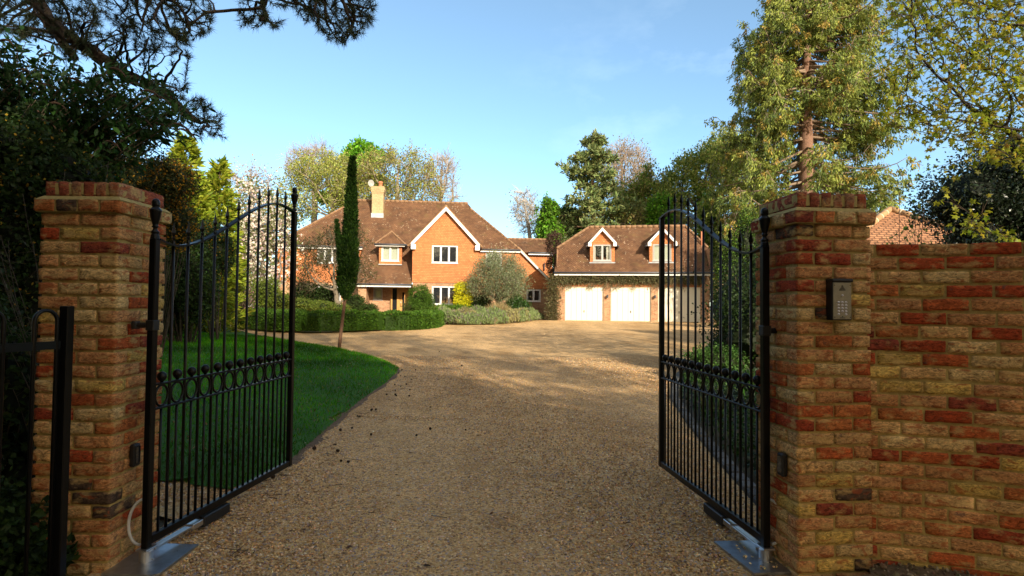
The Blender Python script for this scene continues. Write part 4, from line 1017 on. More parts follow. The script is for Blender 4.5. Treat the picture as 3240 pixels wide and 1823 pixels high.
# porch door
dw = MB()
for a, c in ((-3.94, -3.82), (-3.5, -3.38), (-2.75, -2.63)): dw.bbox((a, 1.28, .5), (c, 1.42, 2.72), .006)
dw.bbox((-3.82, 1.28, 2.6), (-2.75, 1.42, 2.72), .006); dw.bbox((-2.63, 1.34, .5), (-2.3, 1.42, 2.72), .006); dw.bbox((-3.38, 1.34, .5), (-3.12, 1.40, 2.6), .006); dw.bbox((-2.98, 1.34, .5), (-2.75, 1.40, 2.6), .006); dw.bbox((-3.12, 1.34, .5), (-2.98, 1.40, .8), .004); dw.bbox((-3.12, 1.34, 2.3), (-2.98, 1.40, 2.6), .004)
do = dw.build('front_door', M['oak'], house); p = MB(); p.box((-3.82, 1.36, .6), (-3.5, 1.375, 2.6)); p.box((-3.12, 1.36, .8), (-2.98, 1.375, 2.3)); p.build('pane', M['pane'], do); h = MB(); h.tube([(-3.22, 1.29, 1.3), (-3.22, 1.29, 1.75)], .015, 8); h.build('handle', M['alloy'], do, True)
# chimney
ch = MB(); x0, x1 = -5.78, -4.92; y0, y1 = 4.15, 4.95
ch.box((x0, y0, 7.9), (x1, y1, 9.95)); ch.box((x0 - .03, y0 - .03, 9.95), (x1 + .03, y1 + .03, 10.06)); ch.box((x0 - .07, y0 - .07, 10.06), (x1 + .07, y1 + .07, 10.20)); ch.box((x0 - .10, y0 - .10, 10.20), (x1 + .10, y1 + .10, 10.42)); ch.box((x0 - .06, y0 - .06, 10.42), (x1 + .06, y1 + .06, 10.50))
co_ = ch.build('chimney', M['yellowstock'], house, uv=True); cp = MB(); cp.lathe((-5.2, 4.55, 10.5), [(.17, 0), (.15, .1), (.14, .3), (.18, .32), (.19, .42), (.15, .44), (.12, .46)], 16); cp.build('chimney_pot', M['terracotta'], co_, True)
fl = MB(); fl.box((x0 - .04, y0 - .06, 8.0), (x1 + .04, y0 + .02, 8.42)); fl.build('flashing', M['lead'], co_)
ds = MB(); an = np.linspace(0, 6.283, 25)[:-1]; rr = .24; c = np.array([-5.86, 4.1, 10.72]); ring = [c + np.array([.92*rr*math.cos(a), .25*rr*math.cos(a), rr*1.1*math.sin(a)]) for a in an]; ds.add(ring + [c + np.array([.03, .09, 0])], [(i, (i+1) % 24, 24) for i in range(24)]); ds.tube([c + [.02, .08, 0], (-5.72, 4.35, 10.4)], .02, 6); ds.tube([c + [0, .05, -.2], c + [-.1, -.3, -.05]], .01, 5); ds.build('satellite_dish', M['dish'], co_)
al = MB(); al.lathe((0, 0, 0), [(.13, 0), (.14, .03), (.13, .08), (.05, .1)], 16); ao = al.build('alarm_box', M['white'], house, True); ao.rotation_euler = (R(90), 0, 0); ao.location = (-10.35, YW - .05, 5.32)
fp = MB(); fp.tube([(8.1, 6.95, 4.4), (8.1, 6.85, 4.45), (8.1, 6.85, 4.85)], .05, 8); fp.tube([(8.1, 6.85, 4.85), (8.1, 6.85, 5.0)], .07, 8); fp.build('flue_pipe', M['gutter'], house, True)
# white gabled porch at the far left end
wl = MB(); wl.add([(-14.2, 1.2, .3), (-12.05, 1.2, .3), (-12.05, 1.2, 3.6), (-14.2, 1.2, 2.5)], [(0, 1, 2, 3)]); wl.add([(-14.2, 5, .3), (-14.2, 1.2, .3), (-14.2, 1.2, 2.5), (-14.2, 5, 2.5)], [(0, 1, 2, 3)]); wl.build('side_wall', M['render'], house); wr = MB(); slab(wr, [(-14.4, 1.0, 2.5), (-12.05, 1.0, 3.75), (-12.05, 5.2, 3.75), (-14.4, 5.2, 2.5)]); wr.build('roof', M['tile'], house, uv=True)

# ------------------------------------------------------------------ garage
GO = at(1760, 1013, 37.2); GO[2] = 0
gar = thing('garage', 'brick triple garage with cream doors and two gabled roof dormers', 'garage', GO, R(-9))
DR = [(.56, 3.04), (3.51, 6.03), (6.48, 9.06)]
b = MB(); panel(b, 0, 9.62, .2, 3.5, 0, [(a, c, .2, 2.72) for a, c in DR], .22); b.add([(0, 6.6, .2), (0, 0, .2), (0, 0, 5.2), (0, 6.6, 5.2)], [(0, 1, 2, 3)]); b.add([(9.62, 0, .2), (9.62, 6.6, .2), (9.62, 6.6, 5.2), (9.62, 0, 5.2)], [(0, 1, 2, 3)]); b.build('brick_wall', M['stock'], gar, uv=True)
b = MB()
for a, c in DR:
    x = a - .08
    while x < c + .06: b.bbox((x, -.012, 2.722), (x + .066, .05, 2.945), .003); x += .076
b.build('brick_lintel', plain('orange_brick', (.42, .16, .06), .9, var=.3, scale=6), gar)
gr_ = MB(); ge = -.3; gs = .944; zf = lambda y: 3.62 + (y - ge)*gs
slab(gr_, [(-.12, ge, 3.62), (9.76, ge, 3.62), (9.76, 1.55, zf(1.55)), (8.6, 3.3, zf(3.3)), (2.0, 3.3, zf(3.3)), (-.12, 1.55, zf(1.55))])
slab(gr_, [(9.76, 1.55, zf(1.55)), (9.76, 5.05, zf(1.55)), (8.6, 3.3, zf(3.3))]); slab(gr_, [(-.12, 1.55, zf(1.55)), (2.0, 3.3, zf(3.3)), (-.12, 5.05, zf(1.55))]); slab(gr_, [(-.12, 6.9, 3.62), (9.76, 6.9, 3.62), (9.76, 5.05, zf(1.55)), (8.6, 3.3, zf(3.3)), (2.0, 3.3, zf(3.3)), (-.12, 5.05, zf(1.55))])
gro = gr_.build('roof', M['tile'], gar, uv=True); rd = MB(); ridge_line(rd, (2.0, 3.3, zf(3.3) + .02), (8.6, 3.3, zf(3.3) + .02)); ridge_line(rd, (-.12, 1.55, zf(1.55) + .02), (2.0, 3.3, zf(3.3) + .02), .09); ridge_line(rd, (9.76, 1.55, zf(1.55) + .02), (8.6, 3.3, zf(3.3) + .02), .09); rd.build('ridge_tiles', M['ridge'], gro, True)
gutter(gar, -.15, 9.8, ge, 3.60)
for i, (a, c) in enumerate(DR):
    d = MB(); n = 7; w = (c - a - .10)/n; y = .10
    d.bbox((a, .06, .2), (a + .05, .2, 2.72), .004); d.bbox((c - .05, .06, .2), (c, .2, 2.72), .004); d.bbox((a + .05, .06, 2.66), (c - .05, .2, 2.72), .004)
    for k in range(n):
        x = a + .05 + k*w; d.bbox((x + .008, y, .52), (x + w - .008, y + .04, 2.655), .008)
    d.box((a + .05, y + .03, .5), (c - .05, y + .06, 2.66))
    xs = np.linspace(a + .12, c - .12, 24); zz = 2.36 + .16*np.sin(np.linspace(0, math.pi, 24)); d.tube(np.stack([xs, np.full(24, y - .004), zz], 1), .011, 5)
    o = d.build('garage_door', M['cream'], gar); h = MB(); m_ = (a + c)/2; h.bbox((m_ - .022, y - .03, 1.04), (m_ + .022, y + .01, 1.19), .006); h.tube([(m_, y - .04, 1.13), (m_, y - .06, 1.13)], .018, 8); h.build('handle', M['blackmatt'], o)
for x in (3.28, 6.255):
    l = MB(); l.bbox((x - .04, -.03, 2.02), (x + .04, 0, 2.16), .005); l.tube([(x, -.02, 2.12), (x, -.10, 2.2), (x, -.14, 2.17)], .012, 6); l.lathe((x, -.14, 1.98), [(.03, 0), (.06, .02), (.075, .13), (.085, .15), (.03, .2), (.008, .22)], 8); l.build('wall_lamp', M['gutter'], gar)
l = MB(); l.bbox((.24, -.05, 1.93), (.33, 0, 2.05), .006); l.build('meter_box', M['blackmatt'], gar)
for cx_, wx0, wx1 in ((2.95, 2.36, 3.54), (6.76, 6.17, 7.35)):
    dy = .48; x0, x1 = cx_ - .80, cx_ + .80; d = MB(); panel(d, x0, x1, 4.34, 5.52, dy, [(wx0, wx1, 4.42, 5.50)]); d.add([(x0, dy, 5.52), (x1, dy, 5.52), (cx_, dy, 6.45)], [(0, 1, 2)])
    for x, s in ((x0, -1), (x1, 1)): d.add([(x, dy, 4.34), (x, 2.0, 4.34), (x, 2.0, 5.55), (x, dy, 5.55)], [(0, 3, 2, 1) if s < 0 else (0, 1, 2, 3)])
    o = d.build('dormer', M['hang'], gar, uv=True); r_ = MB(); oh = dy - .22
    slab(r_, [(cx_ - 1.0, oh, 5.42), (cx_, oh, 6.58), (cx_, 2.9, 6.58), (cx_ - 1.0, 1.65, 5.42)], .07); slab(r_, [(cx_ + 1.0, oh, 5.42), (cx_, oh, 6.58), (cx_, 2.9, 6.58), (cx_ + 1.0, 1.65, 5.42)], .07); r_.build('roof', M['tile'], o, uv=True)
    q = MB(); ridge_line(q, (cx_, oh, 6.60), (cx_, 2.9, 6.60), .08); q.build('ridge_tiles', M['ridge'], o, True)
    w = MB()
    for s in (-1, 1): beam(w, (cx_ + s*.92, oh - .02, 5.38), (cx_, oh - .02, 6.38), .045, .21); w.bbox((min(cx_ + s*.92, cx_ + s*.70), oh - .03, 5.36), (max(cx_ + s*.92, cx_ + s*.70), oh + .2, 5.56), .008)
    w.build('barge_board', M['white'], o); f = MB(); f.box((x0 - .04, dy - .1, 4.26), (x1 + .04, dy + .02, 4.34)); f.build('flashing', M['lead'], o)
    g = MB()
    for s in (-1, 1): g.tube([(cx_ + s*1.02, oh, 5.38), (cx_ + s*1.02, 1.55, 5.38)], .055, 8)
    g.build('gutter', M['gutter'], o, True)
    if cx_ < 4: window(gar, wx0, wx1, 4.42, 5.50, dy, 2, M['greyframe'], 'clear', 'curtain')
    else: window(gar, wx0, wx1, 4.42, 5.50, dy, 2, M['greyframe'], 'clear', 'blind')
v = MB(); v.tube([(9.42, 1.75, 5.3), (9.42, 1.75, 6.45)], .055, 8); v.build('vent_pipe', M['terracotta'], gar, True)

# neighbouring hipped roof beyond the wall
AP = D(2240, 529, 18.5); nb = thing('outbuilding', 'low building with an orange hipped tile roof behind the boundary wall', 'outbuilding', (AP[0], AP[1], 0), R(-14)); w = 3.2; zt = AP[2]; zb = zt - 2.15
b = MB(); b.box((-w + .3, -w + .3, .1), (w - .3, w - .3, zb)); b.build('wall', M['stock'], nb, uv=True); r_ = MB()
for a, c in (((-w, -w), (w, -w)), ((w, -w), (w, w)), ((w, w), (-w, w)), ((-w, w), (-w, -w))): slab(r_, [(*a, zb), (*c, zb), (0, 0, zt)], .06)
ro = r_.build('roof', M['orangetile'], nb, uv=True); h = MB(); j = MB()
for a in ((-w, -w), (w, -w), (w, w), (-w, w)):
    ridge_line(h, (0, 0, zt + .03), (*a, zb + .03), .105, .34)
    for k in range(1, 14):
        q = np.array([a[0]*k/14, a[1]*k/14, zt + .03 + (zb - zt)*k/14]); dv = np.array([a[0]/14, a[1]/14, (zb - zt)/14])*.06; j.tube([q - dv, q + dv], .113, 8)
h.build('hip_tiles', M['verge'], ro, True); j.build('mortar_joints', M['ridgepale'], ro, True)
# ------------------------------------------------------------------ planting
def base_at(x, Y, y=760):
    p = D(x, y, Y); return np.array([p[0], Y, float(gz(0, Y)) - .05])
def crn(x, y, Y, hw, hh, b, rd=None):
    s = Y / 1431; return (D(x, y, Y) - b, (hw*s, (rd or hw)*s, hh*s))
OLIVE = [(.31, .34, .085), (.26, .30, .065), (.36, .37, .11), (.21, .25, .055)]
BRONZE = [(.29, .22, .09), (.25, .21, .075), (.24, .23, .065)]
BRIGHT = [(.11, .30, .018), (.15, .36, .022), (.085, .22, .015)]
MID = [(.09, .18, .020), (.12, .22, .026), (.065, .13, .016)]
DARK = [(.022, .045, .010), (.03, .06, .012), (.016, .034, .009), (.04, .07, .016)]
GREYB = (.30, .25, .19)
def bg_oak(label, x, Y, crowns, seed, cols, n=20000, size=.25, bark=GREYB, natt=900, step=.75, tr=.38, cat='tree', name='broadleaf_tree', twig=(5, 1.1), first=.32, rtip=.022, **kw):
    b = base_at(x, Y); return decid(name, label, cat, b, [crn(*c[:2], Y, *c[2:], b) for c in crowns], natt, step, tr, first, bark, rtip, twig, dict(n=n, size=size, cols=cols, spread=.3) if n else None, seed, **kw)
bg_oak('broad olive green oak in young leaf behind the left of the house roof', 850, 62, [(815, 470, 95, 85), (900, 500, 90, 75), (755, 510, 60, 50)], 1, OLIVE, 21000, .21)
bg_oak('olive brown oak in bud behind the chimney of the house', 1010, 60, [(1000, 450, 95, 72), (1050, 495, 60, 55), (940, 510, 70, 60)], 2, OLIVE + BRONZE, 13000, .20)
bg_oak('vivid green maple topping the oaks above the slender cypress', 905, 66, [(912, 400, 48, 30), (870, 470, 36, 28), (820, 495, 25, 20), (955, 385, 14, 14)], 3, BRIGHT, 14000, .3, twig=(3, .7))
bg_oak('bare grey tree standing right of the oaks behind the house ridge', 1098, 62, [(1108, 445, 42, 58), (1120, 490, 40, 32)], 4, OLIVE, 120, .2, natt=1000, step=.42, rtip=.026, tr=.3, twig=(5, 1.3), name='bare_tree', cat='bare tree', bark=(.36, .29, .22))
bg_oak('leafless pinkish twiggy tree rising behind the far left oak', 790, 72, [(790, 425, 72, 60)], 5, BRONZE, 0, natt=1000, step=.5, rtip=.024, twig=(7, 1.6), name='bare_tree', cat='bare tree', bark=(.30, .24, .21))
bg_oak('pale bare birch tree standing between the house and the garage roofs', 1340, 56, [(1320, 520, 36, 42), (1335, 565, 38, 30)], 6, BRONZE, 300, .18, natt=1000, step=.38, rtip=.024, tr=.2, twig=(6, 1.1), name='birch_tree', cat='birch', bark=(.42, .38, .34))
def ivy_col(label, x, Y, parts, seed, cols, n):
    b = base_at(x, Y); blob_shrub('ivy_clad_tree', label, 'ivy clad tree', b, [crn(*c[:2], Y, *c[2:], b) for c in parts], n, .26, cols, seed, rough=.22, corecol=(.02, .035, .01), shell=.85)
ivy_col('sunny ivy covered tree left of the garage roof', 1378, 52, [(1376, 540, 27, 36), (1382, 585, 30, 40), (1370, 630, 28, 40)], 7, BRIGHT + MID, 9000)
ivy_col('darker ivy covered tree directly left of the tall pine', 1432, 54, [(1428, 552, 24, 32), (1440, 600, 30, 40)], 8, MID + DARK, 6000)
b = base_at(1492, 52); pine('pine_tree', 'tall open pine with a bare orange trunk rising behind the garage', b, 16.6, .30, 16, 12, tuft=.52, needles=13, cols=[(.15, .20, .07), (.19, .235, .08), (.11, .16, .06), (.22, .24, .09)], clear=.08, prof=lambda w: max(.10, (1 - w)) ** .62 * (.6 if .60 < w < .70 else 1), ln=5.6, bark=(.33, .20, .12), gap=.06)
bg_oak('rounded bare pinkish tree behind the tall pine', 1568, 66, [(1568, 435, 66, 72)], 10, BRONZE, 2000, .2, natt=1300, step=.5, rtip=.026, twig=(7, 1.5), name='bare_tree', cat='bare tree', bark=(.34, .26, .20))
bg_oak('dark stemmed bushy tree with olive leaves right of the pine', 1650, 58, [(1640, 500, 60, 60), (1600, 530, 60, 45)], 11, OLIVE + BRONZE + MID, 15000, .24, bark=(.15, .12, .09))
bg_oak('spreading olive oak with dark limbs between the pine and the giant cedar', 1775, 55, [(1745, 470, 68, 70), (1800, 430, 62, 75), (1700, 520, 60, 55)], 12, OLIVE + OLIVE + MID, 22000, .22, bark=(.13, .11, .09), natt=1100)
bg_oak('tall thin crowned oak close behind the giant cedar', 1835, 60, [(1840, 410, 55, 80), (1870, 470, 50, 70)], 13, OLIVE, 12000, .2, bark=(.15, .12, .09))
ivy_col('dark ivy covered trunk behind the right end of the garage', 1815, 47, [(1790, 560, 34, 70), (1800, 640, 45, 80)], 14, MID + OLIVE, 12000)
ivy_col('green ivy covered trunk above the middle of the garage ridge', 1655, 50, [(1660, 545, 30, 50)], 15, MID + BRIGHT, 6000)
bg_oak('low tangled bare thicket tree behind the garage ridge', 1600, 52, [(1590, 560, 70, 32), (1690, 560, 60, 30)], 16, BRONZE + OLIVE, 7000, .2, natt=700, rtip=.03, twig=(6, 1.0), name='thicket', cat='thicket', bark=(.14, .11, .08))
# distant woodland closing the gaps
def wood(label, x0, x1, Y, ytop, n, seed, cols=DARK + MID):
    rng = np.random.default_rng(seed); lb = MB(); k = n; xs = rng.uniform(x0, x1, k); top = ytop + 18*np.sin(xs*.021 + seed) + 12*np.sin(xs*.057); ys_ = top + (770 - top) * rng.random(k) ** 1.2; Yd = Y + rng.normal(0, 2.5, k)
    pos = np.array([D(a, c, d) for a, c, d in zip(xs, ys_, Yd)]); leaves(lb, rng, pos, .55, cols); o = lb.build('woodland', M['leaf']); tag(o, label, 'woodland', kind='stuff')
wood('distant mixed woodland filling the gap behind house and garage', 1150, 1500, 82, 640, 6000, 3, MID + OLIVE)
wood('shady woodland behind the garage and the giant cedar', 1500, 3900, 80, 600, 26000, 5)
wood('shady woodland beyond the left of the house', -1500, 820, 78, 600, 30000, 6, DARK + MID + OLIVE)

# giant western cedar at the right
def cedar():
    Y = 40; b = base_at(2022, Y); rng = np.random.default_rng(40); t = thing('giant_cedar', 'giant cedar with a reddish trunk and drooping sprays right of the garage', 'cedar tree', b); tb = MB(); lb = MB(); H = 27
    zs = np.linspace(0, H, 16); tp = np.stack([.02*zs + .1*np.sin(zs*.3), .05*np.sin(zs*.4), zs], 1); tb.tube(tp, np.interp(zs, [0, 2, 8, H], [1.0, .72, .58, .06]), 12, col=(.22, .125, .085))
    TP = []; TD = []; ang = 0
    for i in range(380):
        z = 2.0 + (H - 2.5) * (i / 380) ** .92 + rng.normal(0, .5); ang += 2.4 + rng.normal(0, .4)
        if math.sin(ang) < -.45 and abs(math.cos(ang)) < .7 and rng.random() < .5: continue
        if math.cos(ang) > .1 and rng.random() < .12: continue
        bare = rng.random() < .12; Lm = np.interp(z, [2, 7, 12, 17, 22, H], [6.8, 6.8, 6.2, 5.6, 4.7, .8]); l = Lm * rng.uniform(.55, 1.06); d = np.array([math.cos(ang), math.sin(ang), 0.])
        o = np.array([np.interp(z, zs, tp[:, 0]), np.interp(z, zs, tp[:, 1]), z]); dr = rng.uniform(.05, .5) * l; e = o + d*l + [0, 0, -dr*.5 + rng.uniform(-1.0, 1.6)]
        br = bez(o, o + d*l*.3 + [0, 0, -.05*l], o + d*l*.7 + [0, 0, -dr], e, 10); tb.tube(br, np.linspace(.035 + .016*l, .014, 10), 5, col=(.25, .18, .125))
        for s in range(3, 10):
            f = s / 9
            if f < .45 and rng.random() < .7: continue
            for _ in range(3):
                side = unit(np.cross(d, [0, 0, 1.]))*rng.choice([-1, 1]); dd = unit(d*.35 + side*rng.uniform(.1, .9) + np.array([0, 0, rng.uniform(-1.0, .15)])); q = br[s] + dd * rng.uniform(.35, 1.25)*(.5 + .5*f) + np.array([0, 0, -rng.random() ** 2 * 1.5]); tb.frusta([br[s]], [q], .014, .006, 3, np.array([.40, .32, .24])); 
                if not bare: TP.append(q); TD.append(dd); TP.append((q + br[s])/2); TD.append(dd)
    TP = np.array(TP); TD = np.array(TD); k = 22; pos = np.repeat(TP, k, 0); d = unit(np.repeat(TD, k, 0)*.6 + rdir(rng, len(pos))*.75 + np.array([0, 0, -.6])); pos = pos + rng.normal(0, .12, pos.shape)
    cid = np.repeat(rng.random(len(TP)), k); base_c = np.where(cid[:, None] < .55, np.array([.22, .26, .05]), np.where(cid[:, None] < .9, np.array([.12, .17, .038]), np.array([.34, .25, .055]))); c = np.clip(base_c * (1 + rng.normal(0, .2, (len(pos), 1))), .01, 1)
    lb.inst(N_V, N_F, pos, d, rdir(rng, len(pos)), .29*rng.uniform(.5, 1.15, len(pos)), c); tb.build('trunk', M['bark'], t, True); lb.build('crown', M['needle'], t)
    cr = base_at(1995, 35)
cedar()

# maple reaching in from the right
def maple():
    rng = np.random.default_rng(50); b = np.array([10.6, 9.0, .0]); t = thing('maple_tree', 'young leaved maple with level dark branches reaching in at the upper right', 'maple tree', b); A = []
    for _ in range(3600):
        x = 2205 + 760*rng.random() ** .8; y = rng.uniform(-330, 600); Yd = rng.uniform(6.8, 10.5)
        if y > 330 + .27*(x - 2250): continue
        if x < 2215 + max(0, 60 - y)*.0 + 40*math.sin(y*.02)**2: continue
        A.append(D(x, y, Yd) - b)
    for x, y, Yd in ((2450, 590, 7.2), (2480, 560, 7), (2540, 600, 7.2), (2380, 470, 7.6), (2440, 520, 7.3), (2350, 440, 8)): A.append(D(x, y, Yd) - b)
    A = np.array(A); seeds = [np.array([0, 0, z]) for z in np.linspace(0, 2.0, 8)]; par = [-1] + list(range(7))
    limbs = [((-2.0, -.6, 3.2), 2.4), ((-2.4, .3, 4.4), 2.8), ((-1.6, -1.0, 5.4), 3.4), ((-2.2, -.2, 2.4), 2.0)]
    for e, z0 in limbs:
        st = len(seeds); prev = 7
        for f in np.linspace(.15, 1, 8): seeds.append(np.array([e[0]*f, e[1]*f, z0 + (e[2] - z0)*f])); par.append(prev); prev = len(seeds) - 1
    P, par = colonize(rng, A, seeds, par, .14, infl=3.2, kill=.185, iters=90, tropism=(-.22, 0, -.06)); r, kids = radii(P, par, .0042, .12, 2.0)
    s = np.arange(1, len(P)); mb = MB(); mb.frusta(P[par[s]], P[s], np.minimum(r[par[s]], r[s]*1.4 + .002), r[s], 6, (.035, .026, .017))
    tips = np.where(r < .0125)[0]; tips = tips[tips > 40]; T = np.repeat(tips, 2); bd = unit(P[tips] - P[par[tips]]); d = unit(np.repeat(bd, 2, 0)*.9 + rng.normal(0, .6, (len(T), 3))*np.array([1, 1, .5])); e = P[T] + d*rng.uniform(.06, .22, (len(T), 1)); mb.frusta(P[T], e, .0035, .002, 3, (.06, .035, .02)); mb.build('trunk', M['bark'], t, True)
    ok = rng.random(len(e)) < .9; e2 = e[ok]; k = 3; pos = np.repeat(e2, k, 0) + rng.normal(0, .05, (len(e2)*k, 3)); X = unit(np.repeat(d[ok], k, 0)*.3 + rng.normal(0, .6, (len(pos), 3)) + np.array([0, 0, -.45])); Z = unit(rng.normal(0, .5, (len(pos), 3)) + np.array([0, -.2, .6])); lb = MB(); lb.inst(MP_V, MP_F, pos, X, Z, .095*rng.uniform(.4, 1.25, len(pos)), pal(rng, [(.19, .22, .014), (.25, .26, .018), (.15, .19, .012), (.29, .25, .022)], len(pos))); lb.build('crown', leafmat('maple_leaf', .5, .55, .3), t)
maple()

def shrub(name, label, cat, x, Y, blobs, n, size, cols, seed, **kw):
    b = base_at(x, Y); return blob_shrub(name, label, cat, b, [crn(*c[:2], Y, *c[2:], b) for c in blobs], n, size, cols, seed, **kw)
# right: holly, shrubs over the wall
shrub('holly_tree', 'dark evergreen holly mass above the boundary wall at the right edge', 'holly', 2480, 13, [(2440, 510, 120, 105), (2560, 430, 130, 120), (2455, 600, 85, 70), (2640, 560, 160, 170)], 26000, .075, [(.014, .026, .012), (.02, .034, .014), (.010, .02, .009), (.03, .045, .018)], 51, mat=M['leafwax'], rough=.2, corecol=(.008, .013, .006))
shrub('hedge_shrub', 'dull dark shrubbery behind the wall left of the holly', 'shrub', 2180, 24, [(2200, 640, 60, 100), (2120, 620, 60, 120)], 7000, .11, DARK, 52)
def stems(name, label, cat, base, n, ht, spread, cols, size, seed, per=14, bark=(.09, .05, .035), lean=(0, 0), mat=None, r=.006, t_frac=.25, tmpl=(Q_V, Q_F)):
    rng = np.random.default_rng(seed); t = thing(name, label, cat, base); mb = MB(); lb = MB()
    for i in range(n):
        a = rng.random()*6.28; q = rng.random() ** .5*spread; o = np.array([rng.normal(0, .06), rng.normal(0, .06), 0]); e = np.array([math.cos(a)*q + lean[0], math.sin(a)*q*.6 + lean[1], ht*rng.uniform(.65, 1)]); p = bez(o, o + [0, 0, ht*.35], e*.75 + rng.normal(0, .05, 3), e, 9); mb.tube(p, np.linspace(r, r*.35, 9), 5, col=bark)
        f = rng.uniform(t_frac, 1, per); pos = np.stack([np.interp(f*8, range(9), p[:, c]) for c in range(3)], 1); dd = unit(rng.normal(0, 1, (per, 3)) + [0, 0, .4]); q2 = pos + dd*rng.uniform(.02, .14, (per, 1))*ht*.5; mb.frusta(pos, q2, r*.4, r*.2, 3, np.array(bark)); leaves(lb, rng, q2, size, cols, tmpl, dd); leaves(lb, rng, (pos + q2)/2, size, cols, tmpl, dd)
    mb.build('stem', M['bark'], t, True)
    if lb.n: lb.build('foliage', mat or M['leaf'], t)
    return t
b = at(2860, 760, 5.2); stems('wall_shrub', 'red stemmed shrub with small new leaves growing behind the boundary wall', 'shrub', (b[0], 5.2, 0), 10, 2.55, .42, [(.10, .14, .025), (.13, .16, .03), (.07, .11, .02)], .045, 53, 16, (.10, .05, .03), t_frac=.6)
# right border seen through the gate
shrub('evergreen_shrub', 'tall dark evergreen bank beside the right end of the garage', 'shrub', 1850, 33, [(1838, 690, 36, 95), (1880, 640, 40, 110), (1930, 660, 40, 110)], 15000, .12, DARK + MID, 54)
shrub('evergreen_shrub', 'shaded green shrub behind the hinge side of the right gate', 'shrub', 1935, 20, [(1925, 700, 45, 90), (1990, 720, 60, 110)], 12000, .07, DARK, 55)
shrub('rounded_shrub', 'low rounded green shrub in the right border by the garage', 'shrub', 1830, 29, [(1830, 770, 32, 35)], 6000, .06, MID, 56)
stems('bare_shrub', 'straw coloured bare stemmed shrub beside the right garage corner', 'shrub', base_at(1822, 32), 26, 3.0, 1.0, [(.22, .17, .08)], .05, 57, 10, (.40, .31, .17), r=.012)
def tuft(name, label, cat, base, n, ht, spread, cols, seed, wid=.02, group=None):
    rng = np.random.default_rng(seed); t = thing(name, label, cat, base, 0, group); lb = MB(); a = rng.random(n)*6.28; l = rng.uniform(.5, 1, n)
    X = unit(np.stack([np.cos(a)*spread*rng.random(n), np.sin(a)*spread*rng.random(n), np.ones(n)], 1)); o = np.stack([np.cos(a), np.sin(a), 0*a], 1)*(.05 + .10*rng.random((n, 1)))*spread; Z = rdir(rng, n); w = wid/ht
    lb.inst([(0, w, 0), (.5, w*.9, .03), (1, 0, .16), (.5, -w*.9, .03), (0, -w, 0)], [(0, 4, 3, 1)], o, X, Z, l*ht, pal(rng, cols, n)); lb.inst([(.5, w*.9, .03), (1, 0, .16), (.5, -w*.9, .03)], [(0, 2, 1)], o, X, Z, l*ht, pal(rng, cols, n)); lb.build('blades', M['leaf'], t); return t
tuft('ornamental_grass', 'tawny grass clump in the right border near the garage', 'ornamental grass', base_at(1822, 27), 900, .95, .7, [(.24, .16, .07), (.18, .13, .05)], 58)
STR = [(.42, .33, .17), (.36, .27, .13), (.30, .24, .11)]
tuft('ornamental_grass', 'pale feathery grass clump at the foot of the olive tree', 'ornamental grass', base_at(1253, 34.2), 1500, 1.35, .8, STR, 59, .02)
tuft('ornamental_grass', 'low straw grass clump right of the olive tree', 'ornamental grass', base_at(1306, 33.6), 900, .95, .7, STR, 60, .02)
def bed_xy(u): return u
rng = np.random.default_rng(61); k = 26000; y = 4.2 + 20*rng.random(k) ** 1.3; x = edge_x(y) + .18 + rng.random(k) ** 1.1*(1.6 + .07*y); hb_ = .16 + .30*np.clip((x - edge_x(y))/1.8, 0, 1)*(.6 + .4*np.sin(y*1.9)*np.sin(x*2.3)); z = gz(x, y) + hb_*rng.random(k) ** .7; bb_ = MB(); kk = (np.sin(x*2.1 + 3*np.sin(y*.7)) > 0)
leaves(bb_, rng, np.stack([x, y, z], 1)[kk], .055, [(.03, .07, .014), (.045, .09, .02), (.02, .05, .012)]); leaves(bb_, rng, np.stack([x, y, z], 1)[~kk], .06, [(.035, .06, .035), (.05, .075, .045), (.025, .05, .02)])
tag(bb_.build('ground_cover', M['leaf']), 'mixed low green ground cover filling the border behind the right gate', 'ground cover', kind='stuff')
def border_plant(name, label, cat, u, v, seed, blobs, n, size, cols, **kw): P = gnd(u, v); return blob_shrub(name, label, cat, P, blobs, n, size, cols, seed, **kw)
border_plant('flowering_shrub', 'small shrub with white flowers in the border behind the right gate', 'shrub', 2350, 1150, 62, [((0, 0, .5), (.55, .5, .5)), ((.5, .4, .7), (.6, .5, .7))], 6000, .05, DARK + [(.05, .08, .04)], flowers=(160, .045, [(.7, .7, .62)]))
border_plant('low_shrub', 'mid green mounded shrub at the gravel edge behind the right gate', 'shrub', 2270, 1205, 63, [((0, 0, .3), (.6, .5, .36))], 5000, .05, [(.05, .12, .02), (.07, .14, .03)])
border_plant('dark_shrub', 'tall shaded shrub just behind the intercom pillar', 'shrub', 2420, 1230, 64, [((.3, 1, .9), (.8, .7, 1.0)), ((.5, 2, 1.2), (.9, .8, 1.2))], 9000, .06, DARK)
tuft('strap_leaf_plant', 'clump of upright strap leaves behind the right gate bars', 'plant', gnd(2372, 1290), 60, .62, .35, [(.05, .13, .025), (.07, .16, .03)], 65, .03)
tuft('strap_leaf_plant', 'smaller clump of arching strap leaves low behind the right gate', 'plant', gnd(2260, 1330), 50, .4, .6, [(.04, .09, .02), (.10, .10, .03)], 66, .02)

